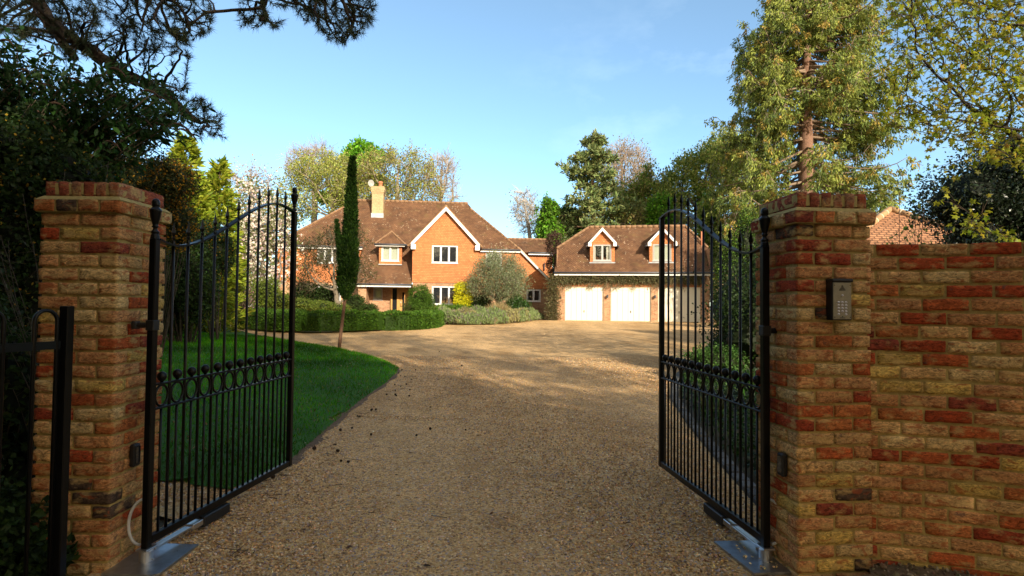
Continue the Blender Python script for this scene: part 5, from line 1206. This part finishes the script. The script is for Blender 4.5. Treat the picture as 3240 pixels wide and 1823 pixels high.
# house front planting
b0 = base_at(1074/K, 17.0); b0 = gnd(1074, 1106); b0[2] -= .05
def cypress():
    rng = np.random.default_rng(70); t = thing('italian_cypress', 'slender dark Italian cypress on a thin bare stem at the lawn tip', 'cypress', b0); Y = b0[1]; s = Y/1431
    def loc(x, y): q = D(x, y, Y) - b0; return q
    st = [loc(853, 880), loc(856, 850), loc(862, 800), loc(868, 750), loc(873, 700), loc(880, 600), loc(887, 450)]; mb = MB(); mb.tube(st, [.052, .05, .046, .044, .035, .025, .012], 8, col=(.14, .075, .045)); mb.build('trunk', M['bark'], t, True)
    lb = MB(); prof = [(402, 2.5), (430, 5), (480, 7.5), (540, 11.5), (600, 15), (660, 18.5), (710, 18.5), (735, 13), (752, 6)]; k = 26000; yy = 402 + 350*rng.random(k) ** .85; hw = np.interp(yy, [p[0] for p in prof], [p[1] for p in prof]); xc = np.interp(yy, [408, 600, 752], [887, 880, 870]); a = rng.random(k)*6.28; nc = np.floor(yy/9)*7 + np.floor(a*2); ncl = 620; cy_ = 402 + 348*rng.random(ncl) ** .8; ca_ = rng.random(ncl)*6.283; cr_ = rng.uniform(.45, 1.22, ncl); ci = rng.integers(0, ncl, k); yy = np.clip(cy_[ci] - 9 + 22*rng.random(k) ** 1.6*np.sign(rng.random(k) - .35), 400, 752); hw = np.interp(yy, [p[0] for p in prof], [p[1] for p in prof]); xc = np.interp(yy, [402, 600, 752], [887, 880, 870]); a = ca_[ci] + rng.normal(0, .22, k); rr = hw*s*np.clip(cr_[ci] + rng.normal(0, .10, k), .05, 1.4)
    c = np.array([loc(x_, y_) for x_, y_ in zip(xc, yy)]); pos = c + np.stack([np.cos(a)*rr, np.sin(a)*rr, 0*a], 1); d = unit(np.stack([np.cos(a)*.4, np.sin(a)*.4, np.ones(k)], 1)); leaves(lb, rng, pos, .10, [(.022, .058, .008), (.032, .08, .010), (.014, .036, .007), (.055, .11, .015)], (N_V, N_F), d, .2)
    k = 3500; yy = rng.uniform(555, 690, k); hw = np.interp(yy, [555, 600, 660, 690], [2, 7, 9, 6]); xc = np.interp(yy, [555, 690], [846, 862]); a = rng.random(k)*6.28; rr = hw*s*np.sqrt(rng.random(k)); c = np.array([loc(x_, y_) for x_, y_ in zip(xc, yy)]); leaves(lb, rng, c + np.stack([np.cos(a)*rr, np.sin(a)*rr, 0*a], 1), .08, [(.03, .07, .012), (.04, .09, .014)], (N_V, N_F), np.tile([0, 0, 1.], (k, 1)), .2)
    lb.build('crown', M['leaf'], t)
cypress()
HC = [(.05, .115, .010), (.07, .15, .014), (.036, .08, .008), (.085, .17, .018)]
def hedge(label, pts, h, w, n, seed, size=.045):
    P = [gnd(*p) for p in pts]; b = P[0].copy(); path = [np.array([p[0] - b[0], p[1] - b[1] + w*.5]) for p in P]
    for _ in range(3): path = [path[0]] + [q for a, c in zip(path[:-1], path[1:]) for q in (a*.75 + c*.25, a*.25 + c*.75)] + [path[-1]]
    hedge_box('box_hedge', label, b - [0, 0, .03], path, w, h, n, size, HC, seed)
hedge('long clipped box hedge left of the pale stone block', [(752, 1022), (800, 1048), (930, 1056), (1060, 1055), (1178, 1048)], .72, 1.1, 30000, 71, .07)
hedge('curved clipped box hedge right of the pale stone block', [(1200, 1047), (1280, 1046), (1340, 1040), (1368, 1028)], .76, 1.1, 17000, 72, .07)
sb = MB(); P = gnd(1193, 1044); sb.bbox((-.15, -.13, -.02), (.15, .13, .30), .02); o = sb.build('stone_block', plain('weathered_stone', (.40, .35, .27), .9, var=.2, scale=9, bmp=.4)); o.location = P; tag(o, 'small pale stone block in the gap between the two box hedges', 'stone block')
shrub('clipped_shrub', 'tall rounded clipped green shrub beside the front door', 'shrub', 1060, 37.2, [(1058, 752, 29, 32), (1060, 775, 32, 25)], 16000, .07, [(.06, .13, .014), (.075, .155, .016), (.05, .10, .012)], 73, rough=.05, shell=.95)
shrub('low_hedge', 'low bright green hedge under the ground floor window', 'hedge', 1140, 37, [(1110, 785, 34, 19), (1150, 786, 36, 20), (1180, 790, 26, 22)], 14000, .07, [(.07, .15, .014), (.09, .18, .018)], 74, rough=.08)
shrub('golden_shrub', 'bright yellow shrub trained on the wall beside the window', 'shrub', 1163, 37.6, [(1163, 728, 21, 18), (1166, 755, 24, 22)], 9000, .09, [(.62, .60, .02), (.70, .66, .03), (.50, .52, .02)], 75, rough=.12, corecol=(.14, .14, .02))
b = base_at(1253, 36.8)
decid('olive_tree', 'round grey green olive tree in front of the house', 'olive tree', b, [crn(1262, 715, 36.8, 60, 42, b), crn(1240, 690, 36.8, 46, 42, b), crn(1215, 720, 36.8, 34, 34, b), crn(1285, 690, 36.8, 34, 40, b), crn(1252, 662, 36.8, 26, 24, b)], 900, .22, .16, .28, (.16, .12, .09), .010, (4, .4), dict(n=27000, size=.105, cols=[(.17, .20, .10), (.22, .25, .135), (.13, .165, .075), (.28, .31, .20)], spread=.21, tmpl=(N_V, N_F)), 76)
shrub('evergreen_shrub', 'glossy green rounded shrub right of the olive trunk', 'shrub', 1300, 37, [(1300, 768, 28, 24), (1272, 778, 22, 18)], 9000, .08, [(.03, .085, .012), (.045, .11, .016), (.02, .055, .010)], 77, mat=M['leafwax'])
shrub('dark_shrub', 'dark shrub behind the olive trunk on its left', 'shrub', 1212, 37.6, [(1212, 762, 26, 24)], 5000, .08, DARK, 78)
# lavender and herbs along the bed
rng = np.random.default_rng(79); lv = MB(); k = 30000; u = rng.uniform(1372, 1722, k); base_v = np.interp(u, [1372, 1450, 1560, 1660, 1722], [1027, 1030, 1029, 1022, 1011]); dep = rng.random(k); P = np.array([gnd(a, c) for a, c in zip(u[:1], base_v[:1])])
uu = np.linspace(1372, 1722, 60); E0 = np.array([gnd(a, np.interp(a, [1372, 1450, 1560, 1660, 1722], [1027, 1030, 1029, 1022, 1011])) for a in uu]); px = np.interp(u, uu, E0[:, 0]); py = np.interp(u, uu, E0[:, 1]) + dep*3.2; hgt = (.50 + .28*np.sin(px*2.9 + py*1.1)*np.sin(py*2.3) + .2*dep)*np.clip(dep/.10 + .45, 0, 1)*np.clip((1722 - u)/50 + .35, 0, 1); z = gz(px, py) + hgt*rng.random(k) ** .55
X = unit(np.stack([rng.normal(0, .5, k), rng.normal(0, .5, k), np.ones(k)], 1)); hue = (np.sin(px*2.2 + 1.5) + np.sin(py*3 + px) > .5)[:, None]; c = np.where(hue, np.array([.30, .28, .12]), np.array([.20, .26, .10]))*(1 + rng.normal(0, .2, (k, 1))); c = np.where((rng.random((k, 1)) < .12), np.array([.22, .17, .17]), c)
lv.inst(N_V, N_F, np.stack([px, py, z], 1), X, rdir(rng, k), .16*rng.uniform(.5, 1.2, k), np.clip(c, .01, 1)); tag(lv.build('lavender_bed', M['leaf']), 'grey green lavender and herbs edging the gravel below the olive tree', 'lavender bed', kind='stuff')
# dark multi stemmed tree before the left wing
b = base_at(848, 33); decid('bronze_leaved_tree', 'sparse bronze leaved tree on pale stems before the left wing', 'tree', b, [crn(830, 650, 33, 75, 70, b), crn(870, 610, 33, 50, 55, b), crn(800, 690, 33, 60, 50, b), crn(890, 690, 33, 50, 50, b)], 700, .3, .15, .22, (.17, .14, .10), .009, (4, .5), dict(n=8500, size=.13, cols=[(.05, .055, .018), (.07, .06, .025), (.09, .055, .03), (.04, .06, .015)], spread=.12, tmpl=(N_V, N_F), droop=.2), 80)
shrub('rhododendron', 'dark rounded shrub below the bronze leaved tree', 'shrub', 775, 34, [(770, 738, 36, 30), (815, 742, 34, 28)], 9000, .09, DARK + [(.05, .08, .02)], 81)
shrub('mound_shrub', 'yellow green mounded shrubs behind the long box hedge', 'shrub', 790, 32, [(760, 768, 30, 18), (810, 772, 34, 16), (850, 776, 30, 14)], 9000, .07, [(.10, .15, .02), (.08, .12, .02), (.14, .17, .03)], 82)
shrub('evergreen_shrub', 'dark green shrub before the brick corner of the porch', 'shrub', 895, 34, [(890, 762, 26, 22), (930, 778, 24, 14)], 6000, .08, [(.03, .06, .012), (.05, .08, .018)], 83)
stems('rose_bush', 'small leafy rose bush beside the oak front door', 'rose bush', base_at(1022, 36.5), 16, 1.25, .5, [(.06, .10, .02), (.05, .08, .02)], .09, 84, 16)

# left of the drive, from far to near
def magnolia():
    Y = 29; b = base_at(668, Y); rng = np.random.default_rng(90)
    t = decid('magnolia_tree', 'white blossoming magnolia seen through the left gate', 'magnolia', b, [crn(650, 610, Y, 82, 95, b), crn(690, 570, Y, 62, 75, b), crn(620, 660, Y, 70, 80, b), crn(700, 660, Y, 45, 80, b), crn(640, 500, Y, 45, 45, b)], 900, .32, .17, .2, (.22, .18, .15), .010, (4, .5), dict(n=8000, size=.13, cols=[(.13, .16, .04), (.16, .18, .05), (.10, .13, .03)], spread=.16), 90, extra=lambda t, P, par, r, rg: blossom(t, P, r, rg))
def blossom(t, P, r, rng):
    tips = np.where(r < .03)[0]; k = 3600; i = rng.choice(tips, k); pos = P[i] + rng.normal(0, .22, (k, 3)); ok = pos[:, 2] > 1.3; pos = pos[ok]; d = unit(rng.normal(0, .5, pos.shape) + [0, 0, .8]); lb = MB()
    for q in range(3): leaves(lb, rng, pos, .13, [(.78, .70, .62), (.80, .76, .68), (.72, .60, .56)], (Q_V, Q_F), d, .1, var=.06)
    lb.build('blossom', M['petal'], t)
magnolia()
bg_oak('fine twigged tree with sparse pale buds above the magnolia', 640, 36, [(630, 470, 62, 50)], 91, [(.5, .42, .32), (.3, .25, .15)], 700, .14, natt=420, step=.4, tr=.14, twig=(5, .8), name='bare_tree', cat='bare tree', bark=(.33, .27, .22))
def conifer(name, label, x, Y, tips, n, size, cols, seed, hw):
    rng = np.random.default_rng(seed); b = base_at(x, Y); t = thing(name, label, 'conifer', b); lb = MB(); tb = MB(); s = Y/1431
    for tx, ty, w, m in tips:
        top = D(tx, ty, Y) - b; zz = top[2]; nb = int(m); o = np.array([top[0], rng.normal(0, .3), 0]); tb.tube([o*[1, 1, 0], [top[0], o[1], zz]], [.14, .012], 6, col=(.10, .07, .05))
        for i in range(nb):
            f = (i + .5)/nb; z = zz*(1 - f*.98); L = w*s*(.10 + .9*f ** .8)*rng.uniform(.7, 1.12); a = rng.random()*6.28; d = np.array([math.cos(a), math.sin(a), rng.uniform(.05, .45)]); p0 = np.array([top[0], o[1], z]); p1 = p0 + d*L; tb.frusta([p0], [p1], .012 + .006*L, .005, 4, np.array([.10, .07, .05]))
            k = int(10 + 26*L); fr = rng.uniform(.25, 1.05, k) ** .7; side = unit(np.cross(d, [0, 0, 1.])); pos = p0 + np.outer(fr, d)*L + np.outer(rng.normal(0, .16*L + .03, k)*(1.15 - fr), side) + rng.normal(0, .05, (k, 3)); leaves(lb, rng, pos, size, cols, (N_V, N_F), np.tile(d + [0, 0, .1], (k, 1)), .3)
    tb.build('trunk', M['bark'], t, True); lb.build('crown', M['leaf'], t); return t
GOLD = [(.22, .29, .022), (.29, .34, .028), (.16, .22, .02), (.34, .36, .04)]
conifer('golden_conifer', 'sunlit golden green conifer behind the left brick pillar', 500, 21, [(497, 365, 92, 300), (548, 412, 78, 240), (440, 425, 85, 230), (520, 480, 90, 180)], 0, .30, GOLD, 92, 1)
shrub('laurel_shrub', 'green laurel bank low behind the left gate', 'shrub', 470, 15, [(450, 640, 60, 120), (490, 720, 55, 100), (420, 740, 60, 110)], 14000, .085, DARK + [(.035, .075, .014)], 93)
shrub('azalea', 'dull pink and brown azalea seen through the left gate', 'azalea', 600, 25, [(590, 745, 45, 40), (560, 720, 40, 40)], 6000, .09, [(.16, .12, .06), (.11, .10, .04), (.08, .09, .03)], 94, flowers=(420, .10, [(.50, .30, .33), (.45, .25, .28)]))
shrub('yellow_green_shrub', 'yellow green shrub right of the azalea', 'shrub', 690, 27, [(668, 740, 36, 42), (705, 760, 30, 26)], 8000, .08, [(.13, .17, .02), (.09, .13, .018)], 95)
shrub('berberis', 'orange flowered berberis lit from behind above the left pillar', 'berberis', 370, 11, [(370, 470, 90, 75), (300, 440, 60, 60), (430, 460, 60, 60), (440, 570, 50, 70)], 16000, .05, [(.05, .06, .015), (.07, .07, .02), (.035, .045, .012)], 96, flowers=(900, .05, [(.42, .22, .02), (.38, .18, .015)]), rough=.28, core=True)
shrub('berberis', 'orange berberis with dark leaves midway behind the left gate', 'berberis', 555, 17, [(545, 640, 40, 60), (520, 600, 40, 40)], 9000, .06, DARK, 97, flowers=(420, .055, [(.40, .22, .02), (.34, .17, .015)]))
# near left: dark ivy bank with dry twigs, buddleia, overhanging pine
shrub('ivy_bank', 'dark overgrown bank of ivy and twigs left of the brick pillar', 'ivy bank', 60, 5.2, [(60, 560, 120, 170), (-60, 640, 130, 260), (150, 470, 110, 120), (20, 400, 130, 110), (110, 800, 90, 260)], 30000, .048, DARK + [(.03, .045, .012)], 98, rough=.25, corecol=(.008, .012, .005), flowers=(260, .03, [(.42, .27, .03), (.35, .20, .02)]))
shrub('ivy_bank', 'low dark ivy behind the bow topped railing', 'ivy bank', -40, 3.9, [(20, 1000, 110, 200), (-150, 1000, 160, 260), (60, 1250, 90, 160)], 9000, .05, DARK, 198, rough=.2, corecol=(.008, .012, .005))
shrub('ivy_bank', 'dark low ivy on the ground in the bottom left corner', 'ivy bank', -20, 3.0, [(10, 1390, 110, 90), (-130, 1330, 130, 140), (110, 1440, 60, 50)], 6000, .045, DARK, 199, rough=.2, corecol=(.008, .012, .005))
stems('dry_twigs', 'thin dry grey twigs sticking out left of the brick pillar', 'twigs', np.array([-2.95, 3.75, 0.]), 34, 2.5, .8, [(.06, .06, .02)], .03, 99, 6, (.10, .08, .06), lean=(-.2, .2), r=.0035)
def buddleia():
    rng = np.random.default_rng(100); b = np.array([-6.4, 6.3, 0.]); t = thing('buddleia', 'arching buddleia with drooping brown seed spikes at the left', 'buddleia', b); mb = MB(); lb = MB(); sp = MB()
    for i in range(230):
        x = rng.uniform(-60, 478); top = np.interp(x, [-60, 60, 150, 250, 330, 400, 480], [60, 95, 150, 175, 160, 205, 270]); bot = np.interp(x, [-60, 200, 300, 400, 480], [360, 360, 355, 350, 320]); y = top + (bot - top)*rng.random() ** 1.1; Yd = rng.uniform(5.3, 7.0); e = D(x, y, Yd) - b; o = np.array([rng.normal(0, .35), rng.normal(0, .3), .0]); m1 = o + (e - o)*.25 + [0, 0, e[2]*.42]; m2 = o + (e - o)*.72 + [0, 0, .55]
        p = bez(o, m1, m2, e, 18); mb.tube(p, np.linspace(.014, .003, 18), 5, col=(.10, .075, .05)); f = np.linspace(.45, 1, 15); q = np.stack([np.interp(f*17, range(18), p[:, c]) for c in range(3)], 1); tg = unit(np.gradient(q, axis=0)); sd_ = unit(np.cross(tg, rdir(rng, 15)))
        for s_ in (-1, 1):
            for rep in range(2):
                d = unit(sd_*s_ + tg*.55 + rng.normal(0, .25, (15, 3)) + [0, 0, -.1]); pos = q + (rng.normal(0, .02, (15, 3)) if rep == 0 else d*.09 + rng.normal(0, .07, (15, 3))); lb.inst(L_V, L_F3, pos, d, unit(rng.normal(0, .4, (15, 3)) + [0, 0, 1]), .135*rng.uniform(.55, 1.2, 15)*(1.15 - .35*f), pal(rng, [(.016, .05, .008), (.024, .066, .012), (.012, .034, .006), (.042, .085, .028)], 15))
        if rng.random() < .2:
            d = unit(tg[-1] + [0.3, 0, -.5]); pts = bez(e, e + d*.08, e + d*.16 + [0, 0, -.03], e + d*.2 + [.02, 0, -.12], 8); sp = MB(); sp.tube(pts, [.006, .011, .012, .011, .010, .008, .006, .002], 6, col=(.075, .042, .026)); sp.build('seed_spike', M['cone'], t)
    mb.build('stem', M['bark'], t, True); lb.build('foliage', M['leaf'], t)
buddleia()
def near_pine():
    rng = np.random.default_rng(110); b = np.array([-9.6, 8.2, 0.]); t = thing('scots_pine', 'old pine with crooked dark limbs overhanging the top left corner', 'pine tree', b)
    def p(x, y, Y): return D(x, y, Y) - b
    seeds = [np.array([0, 0, z]) for z in np.linspace(0, 8.2, 12)]; par = [-1] + list(range(11))
    def limb(start, pts):
        prev = start
        for a, c in zip(pts[:-1], pts[1:]):
            for f in np.linspace(0, 1, 7)[1:]: seeds.append(a + (c - a)*f + rng.normal(0, .01, 3)); par.append(prev); prev = len(seeds) - 1
        return prev
    k1 = limb(11, [seeds[11], p(40, -120, 7.8), p(95, 10, 7.4), p(130, 60, 7.3)]); k2 = limb(k1, [seeds[k1], p(170, 90, 7.2), p(230, 130, 7.3), p(310, 185, 7.4), p(380, 215, 7.5)]); limb(k1, [seeds[k1], p(160, 110, 7.2), p(190, 150, 7.1), p(165, 118, 7.0)]); limb(k2, [seeds[k2], p(430, 250, 7.6), p(500, 310, 7.7)])
    k3 = limb(k1 - 6, [seeds[k1 - 6], p(220, -60, 7.3), p(340, -20, 7.2), p(430, 0, 7.2)]); k4 = limb(11, [seeds[11] , p(300, -420, 7.6), p(560, -260, 7.2), p(720, -140, 6.9), p(850, -40, 6.8)])
    limb(k4 - 6, [seeds[k4 - 6], p(680, -60, 6.9), p(660, 20, 6.9)])
    A = []
    for (x0, x1, y0, y1, n) in ((60, 535, -60, 95, 850), (150, 480, 60, 150, 220), (390, 560, 200, 345, 230), (600, 720, -40, 75, 80), (730, 940, -60, 130, 900), (-40, 120, -40, 100, 260), (560, 900, -260, -40, 200)):
        for _ in range(n):
            x, y = rng.uniform(x0, x1), rng.uniform(y0, y1)
            if (x0, x1) == (60, 540) and y > 60 + .0*x and x > 420 and rng.random() < .4: continue
            if x0 == 390 and abs((y - 200) - (x - 390)*.82) > 55: continue
            if x0 == 730 and y > 120 - abs(x - 860)*.75: continue
            A.append(p(x, y, rng.uniform(6.5, 7.9)))
    P, par = colonize(rng, np.array(A), seeds, par, .09, infl=1.6, kill=.105, iters=95, tropism=(.05, 0, -.05)); r, kids = radii(P, par, .0032, .26, 2.3); ix = np.arange(len(P)); r = np.where(ix < 12, r, np.where(ix < k3 - 18, np.minimum(r, .085), np.where(ix < len(seeds), np.minimum(r, .03), np.minimum(r, .018)))); i1 = len(seeds)
    s = np.arange(1, len(P)); mb = MB(); mb.frusta(P[par[s]], P[s], np.minimum(r[par[s]], r[s]*1.35 + .002), r[s], 7, (.045, .03, .02)); mb.build('trunk', M['bark'], t, True)
    tips = np.where(((r < .0085) | (kids == 0)) & (np.arange(len(P)) >= i1))[0]; bd = unit(P[tips] - P[par[tips]]); k = 46; pos = np.repeat(P[tips], k, 0) + np.repeat(bd, k, 0)*rng.uniform(-.05, .05, (len(tips)*k, 1)); d = unit(np.repeat(bd, k, 0)*.75 + rdir(rng, len(pos))*.8); lb = MB()
    lb.inst([(0, .034, 0), (1, 0, 0), (0, -.034, 0)], T_F, pos, d, rdir(rng, len(pos)), .098*rng.uniform(.6, 1.15, len(pos)), pal(rng, [(.022, .036, .014), (.03, .045, .018), (.038, .048, .02), (.055, .06, .022)], len(pos))); lb.build('crown', M['needle'], t)
    for i_ in rng.choice(tips, 48):
        cb2 = MB(); cb2.inst(PEB_V, PEB_F, P[i_][None] - [0, 0, .02], rdir(rng, 1), rdir(rng, 1), .024, [(.05, .033, .022)]); cb2.build('cone', M['cone'], t)
near_pine()

# creepers on the garage and the wall between
def creeper():
    rng = np.random.default_rng(120); t = thing('wisteria', 'grey green climber trained along the garage front above the doors', 'climber', GO, R(-9)); mb = MB(); lb = MB()
    for i in range(7): z0 = rng.uniform(3.0, 3.4); xs = np.linspace(-.2, 9.4, 40); mb.tube(np.stack([xs, -.06 - .03*np.sin(xs*3 + i), z0 + .08*np.sin(xs*1.9 + i*2) + .05*np.sin(xs*5.3 + i)], 1), .014, 5, col=(.20, .16, .11))
    for i in range(6): zs = np.linspace(.4, 3.3, 16); mb.tube(np.stack([-.25 + .15*i*.3 + .08*np.sin(zs*3 + i), -.08 + .05*np.cos(zs*4 + i), zs], 1), .016, 5, col=(.20, .16, .11))
    k = 6000; x = 9.4*rng.random(k) - .2; dens = .5 + .5*np.sin(x*2.4)*np.sin(x*.9 + 1); ok = rng.random(k) < .35 + .65*dens; x = x[ok]; n = len(x); z = 3.22 + rng.normal(0, .13, n); pos = np.stack([x, -.06 - rng.random(n)*.2, np.minimum(z, 3.46)], 1); d = unit(rng.normal(0, .6, (n, 3)) + [0, -.2, -.5]); leaves(lb, rng, pos, .15, [(.13, .12, .055), (.10, .105, .045), (.17, .145, .075)], (N_V, N_F), d, .2)
    k = 2600; x = rng.uniform(.2, 9.2, k); ln = .25 + .45*(np.sin(x*3.1)*np.sin(x*1.3) > .0)*rng.random(k); e0 = np.stack([x, np.full(k, -.09), 3.12 + rng.normal(0, .04, k)], 1); sel = rng.random(k) < .16; mb.frusta(e0[sel], e0[sel] + np.stack([rng.normal(0, .05, sel.sum()), -.02 - 0*x[sel], -ln[sel]], 1), .006, .002, 3, np.array([.24, .19, .12])); leaves(lb, rng, e0 - np.stack([0*x, 0*x, ln*rng.random(k)], 1), .10, [(.14, .13, .06), (.17, .15, .08)], (N_V, N_F), np.tile([0, -.2, -1.], (k, 1)), .2)
    k = 3600; z = rng.uniform(.5, 3.5, k); x = -.22 + rng.normal(0, .22, k); leaves(lb, rng, np.stack([x, -.08 - rng.random(k)*.2, z], 1), .14, [(.14, .12, .055), (.10, .10, .04), (.18, .15, .08)], (N_V, N_F)); mb.build('stem', M['bark'], t, True); lb.build('foliage', M['leaf'], t)
creeper()
shrub('purple_shrub', 'purple leaved creeper climbing between house and garage', 'creeper', 1393, 42, [(1393, 610, 22, 30), (1402, 640, 16, 32), (1388, 668, 14, 26)], 5000, .10, [(.10, .045, .04), (.075, .04, .03), (.08, .07, .03)], 121, core=False)

# unseen trees added behind and left of the viewer to shade the gateway
rng = np.random.default_rng(130)
def shade_tree(loc, H, w, seed):
    n, size = (6500, .40) if H < 12 and loc[1] > -10 else (8500, .27)
    return decid('shade_tree', 'unseen leafy tree added outside the gates to shade the entrance', 'tree', loc, [((0, 0, H*.62), (w, w, H*.36)), ((w*.4, -.5, H*.42), (w*.8, w*.8, H*.26)), ((-w*.5, .5, H*.45), (w*.8, w*.8, H*.26))], 420, .9, .35, .25, (.10, .08, .06), .03, (3, 1.0), dict(n=n, size=size, cols=[(.15, .12, .05), (.18, .14, .06), (.12, .11, .04)], spread=.5), seed, 'added shade trees outside the gates')
LT = [(-1.5, -14, 19, 4.6), (5.5, -14, 21, 5), (11.3, -15, 23, 4.2), (17.5, -15, 11.5, 3.8), (24, -14, 11.5, 3.8), (30, -14, 19, 3.6), (-3.5, -9, 9, 3.4), (1.5, -9.5, 10, 3.4), (6, -9, 10.5, 3.4), (10.8, -9, 5.8, 2.8), (-7.5, -2.5, 10, 3.4), (-9.8, 1.0, 11, 3.4), (-5.6, .2, 5.4, 2.0)]
for i, (x, y, H, w_) in enumerate(LT): shade_tree((x, y, 0), H, w_, 131 + i)

rng = np.random.default_rng(140); lt = MB(); k = 420; y = 2.6 + 13*rng.random(k) ** 1.3; x = rng.uniform(-1, 1, k)*(.6 + .5*y); x = np.where(rng.random(k) < .5, np.interp(y, LAWN[:8, 1], LAWN[:8, 0]) + np.abs(rng.normal(0, .5, k)), x); ok = (x < edge_x(y) - .1) & (x > -2) & ~inside(LP, x, y); x, y = x[ok], y[ok]; n_ = len(x); a = rng.random(n_)*6.28; X = np.stack([np.cos(a), np.sin(a), rng.normal(0, .12, n_)], 1); P_ = np.stack([x, y, gz(x, y) + .012], 1); tw = rng.random(n_) < .45
lt.inst(L_V, L_F3, P_[~tw], X[~tw], unit(rng.normal(0, .35, ((~tw).sum(), 3)) + [0, 0, 1]), .045*rng.uniform(.5, 1.3, (~tw).sum()), pal(rng, [(.10, .05, .025), (.16, .09, .04), (.07, .045, .03)], (~tw).sum()))
lt.frusta(P_[tw], P_[tw] + X[tw]*rng.uniform(.05, .16, (tw.sum(), 1)), .0028, .0014, 4, np.array([.07, .045, .03])); tag(lt.build('leaf_litter', M['bark']), 'dry leaves and twigs scattered over the gravel', 'leaf litter', kind='stuff')
rng = np.random.default_rng(141); lt = MB(); k = 700; y = 5 + 13*rng.random(k); x = np.interp(y, LAWN[:8, 1], LAWN[:8, 0]) - np.abs(rng.normal(0, 1.6, k)); ok = inside(LP, x, y); x, y = x[ok], y[ok]; n_ = len(x); lt.inst(L_V, L_F3, np.stack([x, y, lawn_z(x, y) + .03], 1), rdir(rng, n_), unit(rng.normal(0, .4, (n_, 3)) + [0, 0, 1]), .05*rng.uniform(.5, 1.2, n_), pal(rng, [(.16, .11, .05), (.10, .07, .03), (.22, .17, .09)], n_)); tag(lt.build('fallen_leaves', M['leaf']), 'dead leaves lying in the lawn grass', 'fallen leaves', kind='stuff')

for lab, x_, y_, h_, sd_ in (('broad dark laurel bank behind the ivy left of the pillar', -10.5, 7.0, 4.6, 150), ('tall dark laurel bank along the far left of the lawn', -14.5, 12.5, 5.2, 151), ('dark laurel bank at the left back corner of the lawn', -16.5, 19.5, 5.6, 152)):
    blob_shrub('laurel_bank', lab, 'shrub', (x_, y_, float(gz(0, y_)) - .05), [((0, 0, h_*.45), (2.6, 2.2, h_*.5)), ((-2.2, 1.2, h_*.4), (2.2, 2.2, h_*.45)), ((-1.4, -1.6, h_*.35), (2.0, 1.8, h_*.4))], 12000, .10, DARK, sd_)
# ------------------------------------------------------------------ light and sky
EL, AZ = R(24), R(27)                # sun height; angle to the right of straight behind the camera
sd = Vector((math.sin(AZ)*math.cos(EL), -math.cos(AZ)*math.cos(EL), math.sin(EL)))
sun = bpy.data.lights.new('sun', 'SUN'); sun.energy = 3.4; sun.angle = R(.55); sun.color = (1, .89, .70)
so = bpy.data.objects.new('sun', sun); COL.objects.link(so); so.rotation_euler = sd.to_track_quat('Z', 'Y').to_euler()
w = bpy.data.worlds.new('World'); SC.world = w; w.use_nodes = True; nt = w.node_tree; bg = nt.nodes['Background']
sky = N(nt, 'ShaderNodeTexSky'); sky.sky_type = 'NISHITA'; sky.sun_disc = False; sky.sun_elevation = EL; sky.sun_rotation = math.atan2(sd.x, sd.y)
sky.air_density = 1.0; sky.dust_density = .3; sky.ozone_density = 1.6; sky.altitude = 50
tc = N(nt, 'ShaderNodeTexCoord'); mp = N(nt, 'ShaderNodeMapping'); mp.inputs['Scale'].default_value = (1, 1, 2.2); lk(nt, tc.outputs['Generated'], mp.inputs[0])
n = noise(nt, 5.5, 6, .6, mp.outputs[0]); cr = ramp(nt, n.outputs['Fac'], [(.50, (0,)*3), (.72, (1,)*3)])
def spot(v, rad):
    d = N(nt, 'ShaderNodeVectorMath', operation='DISTANCE'); lk(nt, tc.outputs['Generated'], d.inputs[0]); d.inputs[1].default_value = tuple(unit(np.array(v)))
    return ramp(nt, d.outputs['Value'], [(0, (1,)*3), (rad, (0,)*3)])
s1 = spot(ray(1990*1.0, 380), .26); s2 = spot(ray(2340, 90), .16); s3 = spot(ray(2960, 420), .22)
mk = mix(nt, s1.outputs[0], s2.outputs[0], 1.0, 'ADD'); mk = mix(nt, mk, s3.outputs[0], 1.0, 'ADD'); mk = mix(nt, mk, cr.outputs[0], 1.0, 'MULTIPLY')
fac = N(nt, 'ShaderNodeMath', operation='MULTIPLY'); lk(nt, mk, fac.inputs[0]); fac.inputs[1].default_value = .09; fac.use_clamp = True
sc_ = mix(nt, sky.outputs[0], (9.5, 9.8, 10.2), fac.outputs[0]); zz = N(nt, 'ShaderNodeSeparateXYZ'); lk(nt, tc.outputs['Generated'], zz.inputs[0])
gr = ramp(nt, zz.outputs['Z'], [(0, (.70, .74, .80)), (.18, (.88, .88, .86)), (.5, (1.12, 1.0, .86)), (1, (1.2, 1.0, .84))])
sc_ = mix(nt, sc_, gr.outputs[0], 1.0, 'MULTIPLY')
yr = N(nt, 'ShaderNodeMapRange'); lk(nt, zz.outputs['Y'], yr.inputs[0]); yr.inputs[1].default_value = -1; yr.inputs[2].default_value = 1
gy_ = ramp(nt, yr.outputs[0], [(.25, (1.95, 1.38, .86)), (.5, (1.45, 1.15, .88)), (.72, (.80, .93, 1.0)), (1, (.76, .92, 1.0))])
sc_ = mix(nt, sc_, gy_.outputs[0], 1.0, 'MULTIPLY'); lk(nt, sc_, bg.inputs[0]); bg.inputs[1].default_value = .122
SC.view_settings.view_transform = 'Standard'; SC.view_settings.look = 'None'; SC.view_settings.exposure = 1.3; SC.view_settings.gamma = 1
SC.view_settings.use_curve_mapping = False
SC.cycles.max_bounces = 6; SC.cycles.diffuse_bounces = 3; SC.cycles.glossy_bounces = 3; SC.cycles.transparent_max_bounces = 8; SC.cycles.transmission_bounces = 3
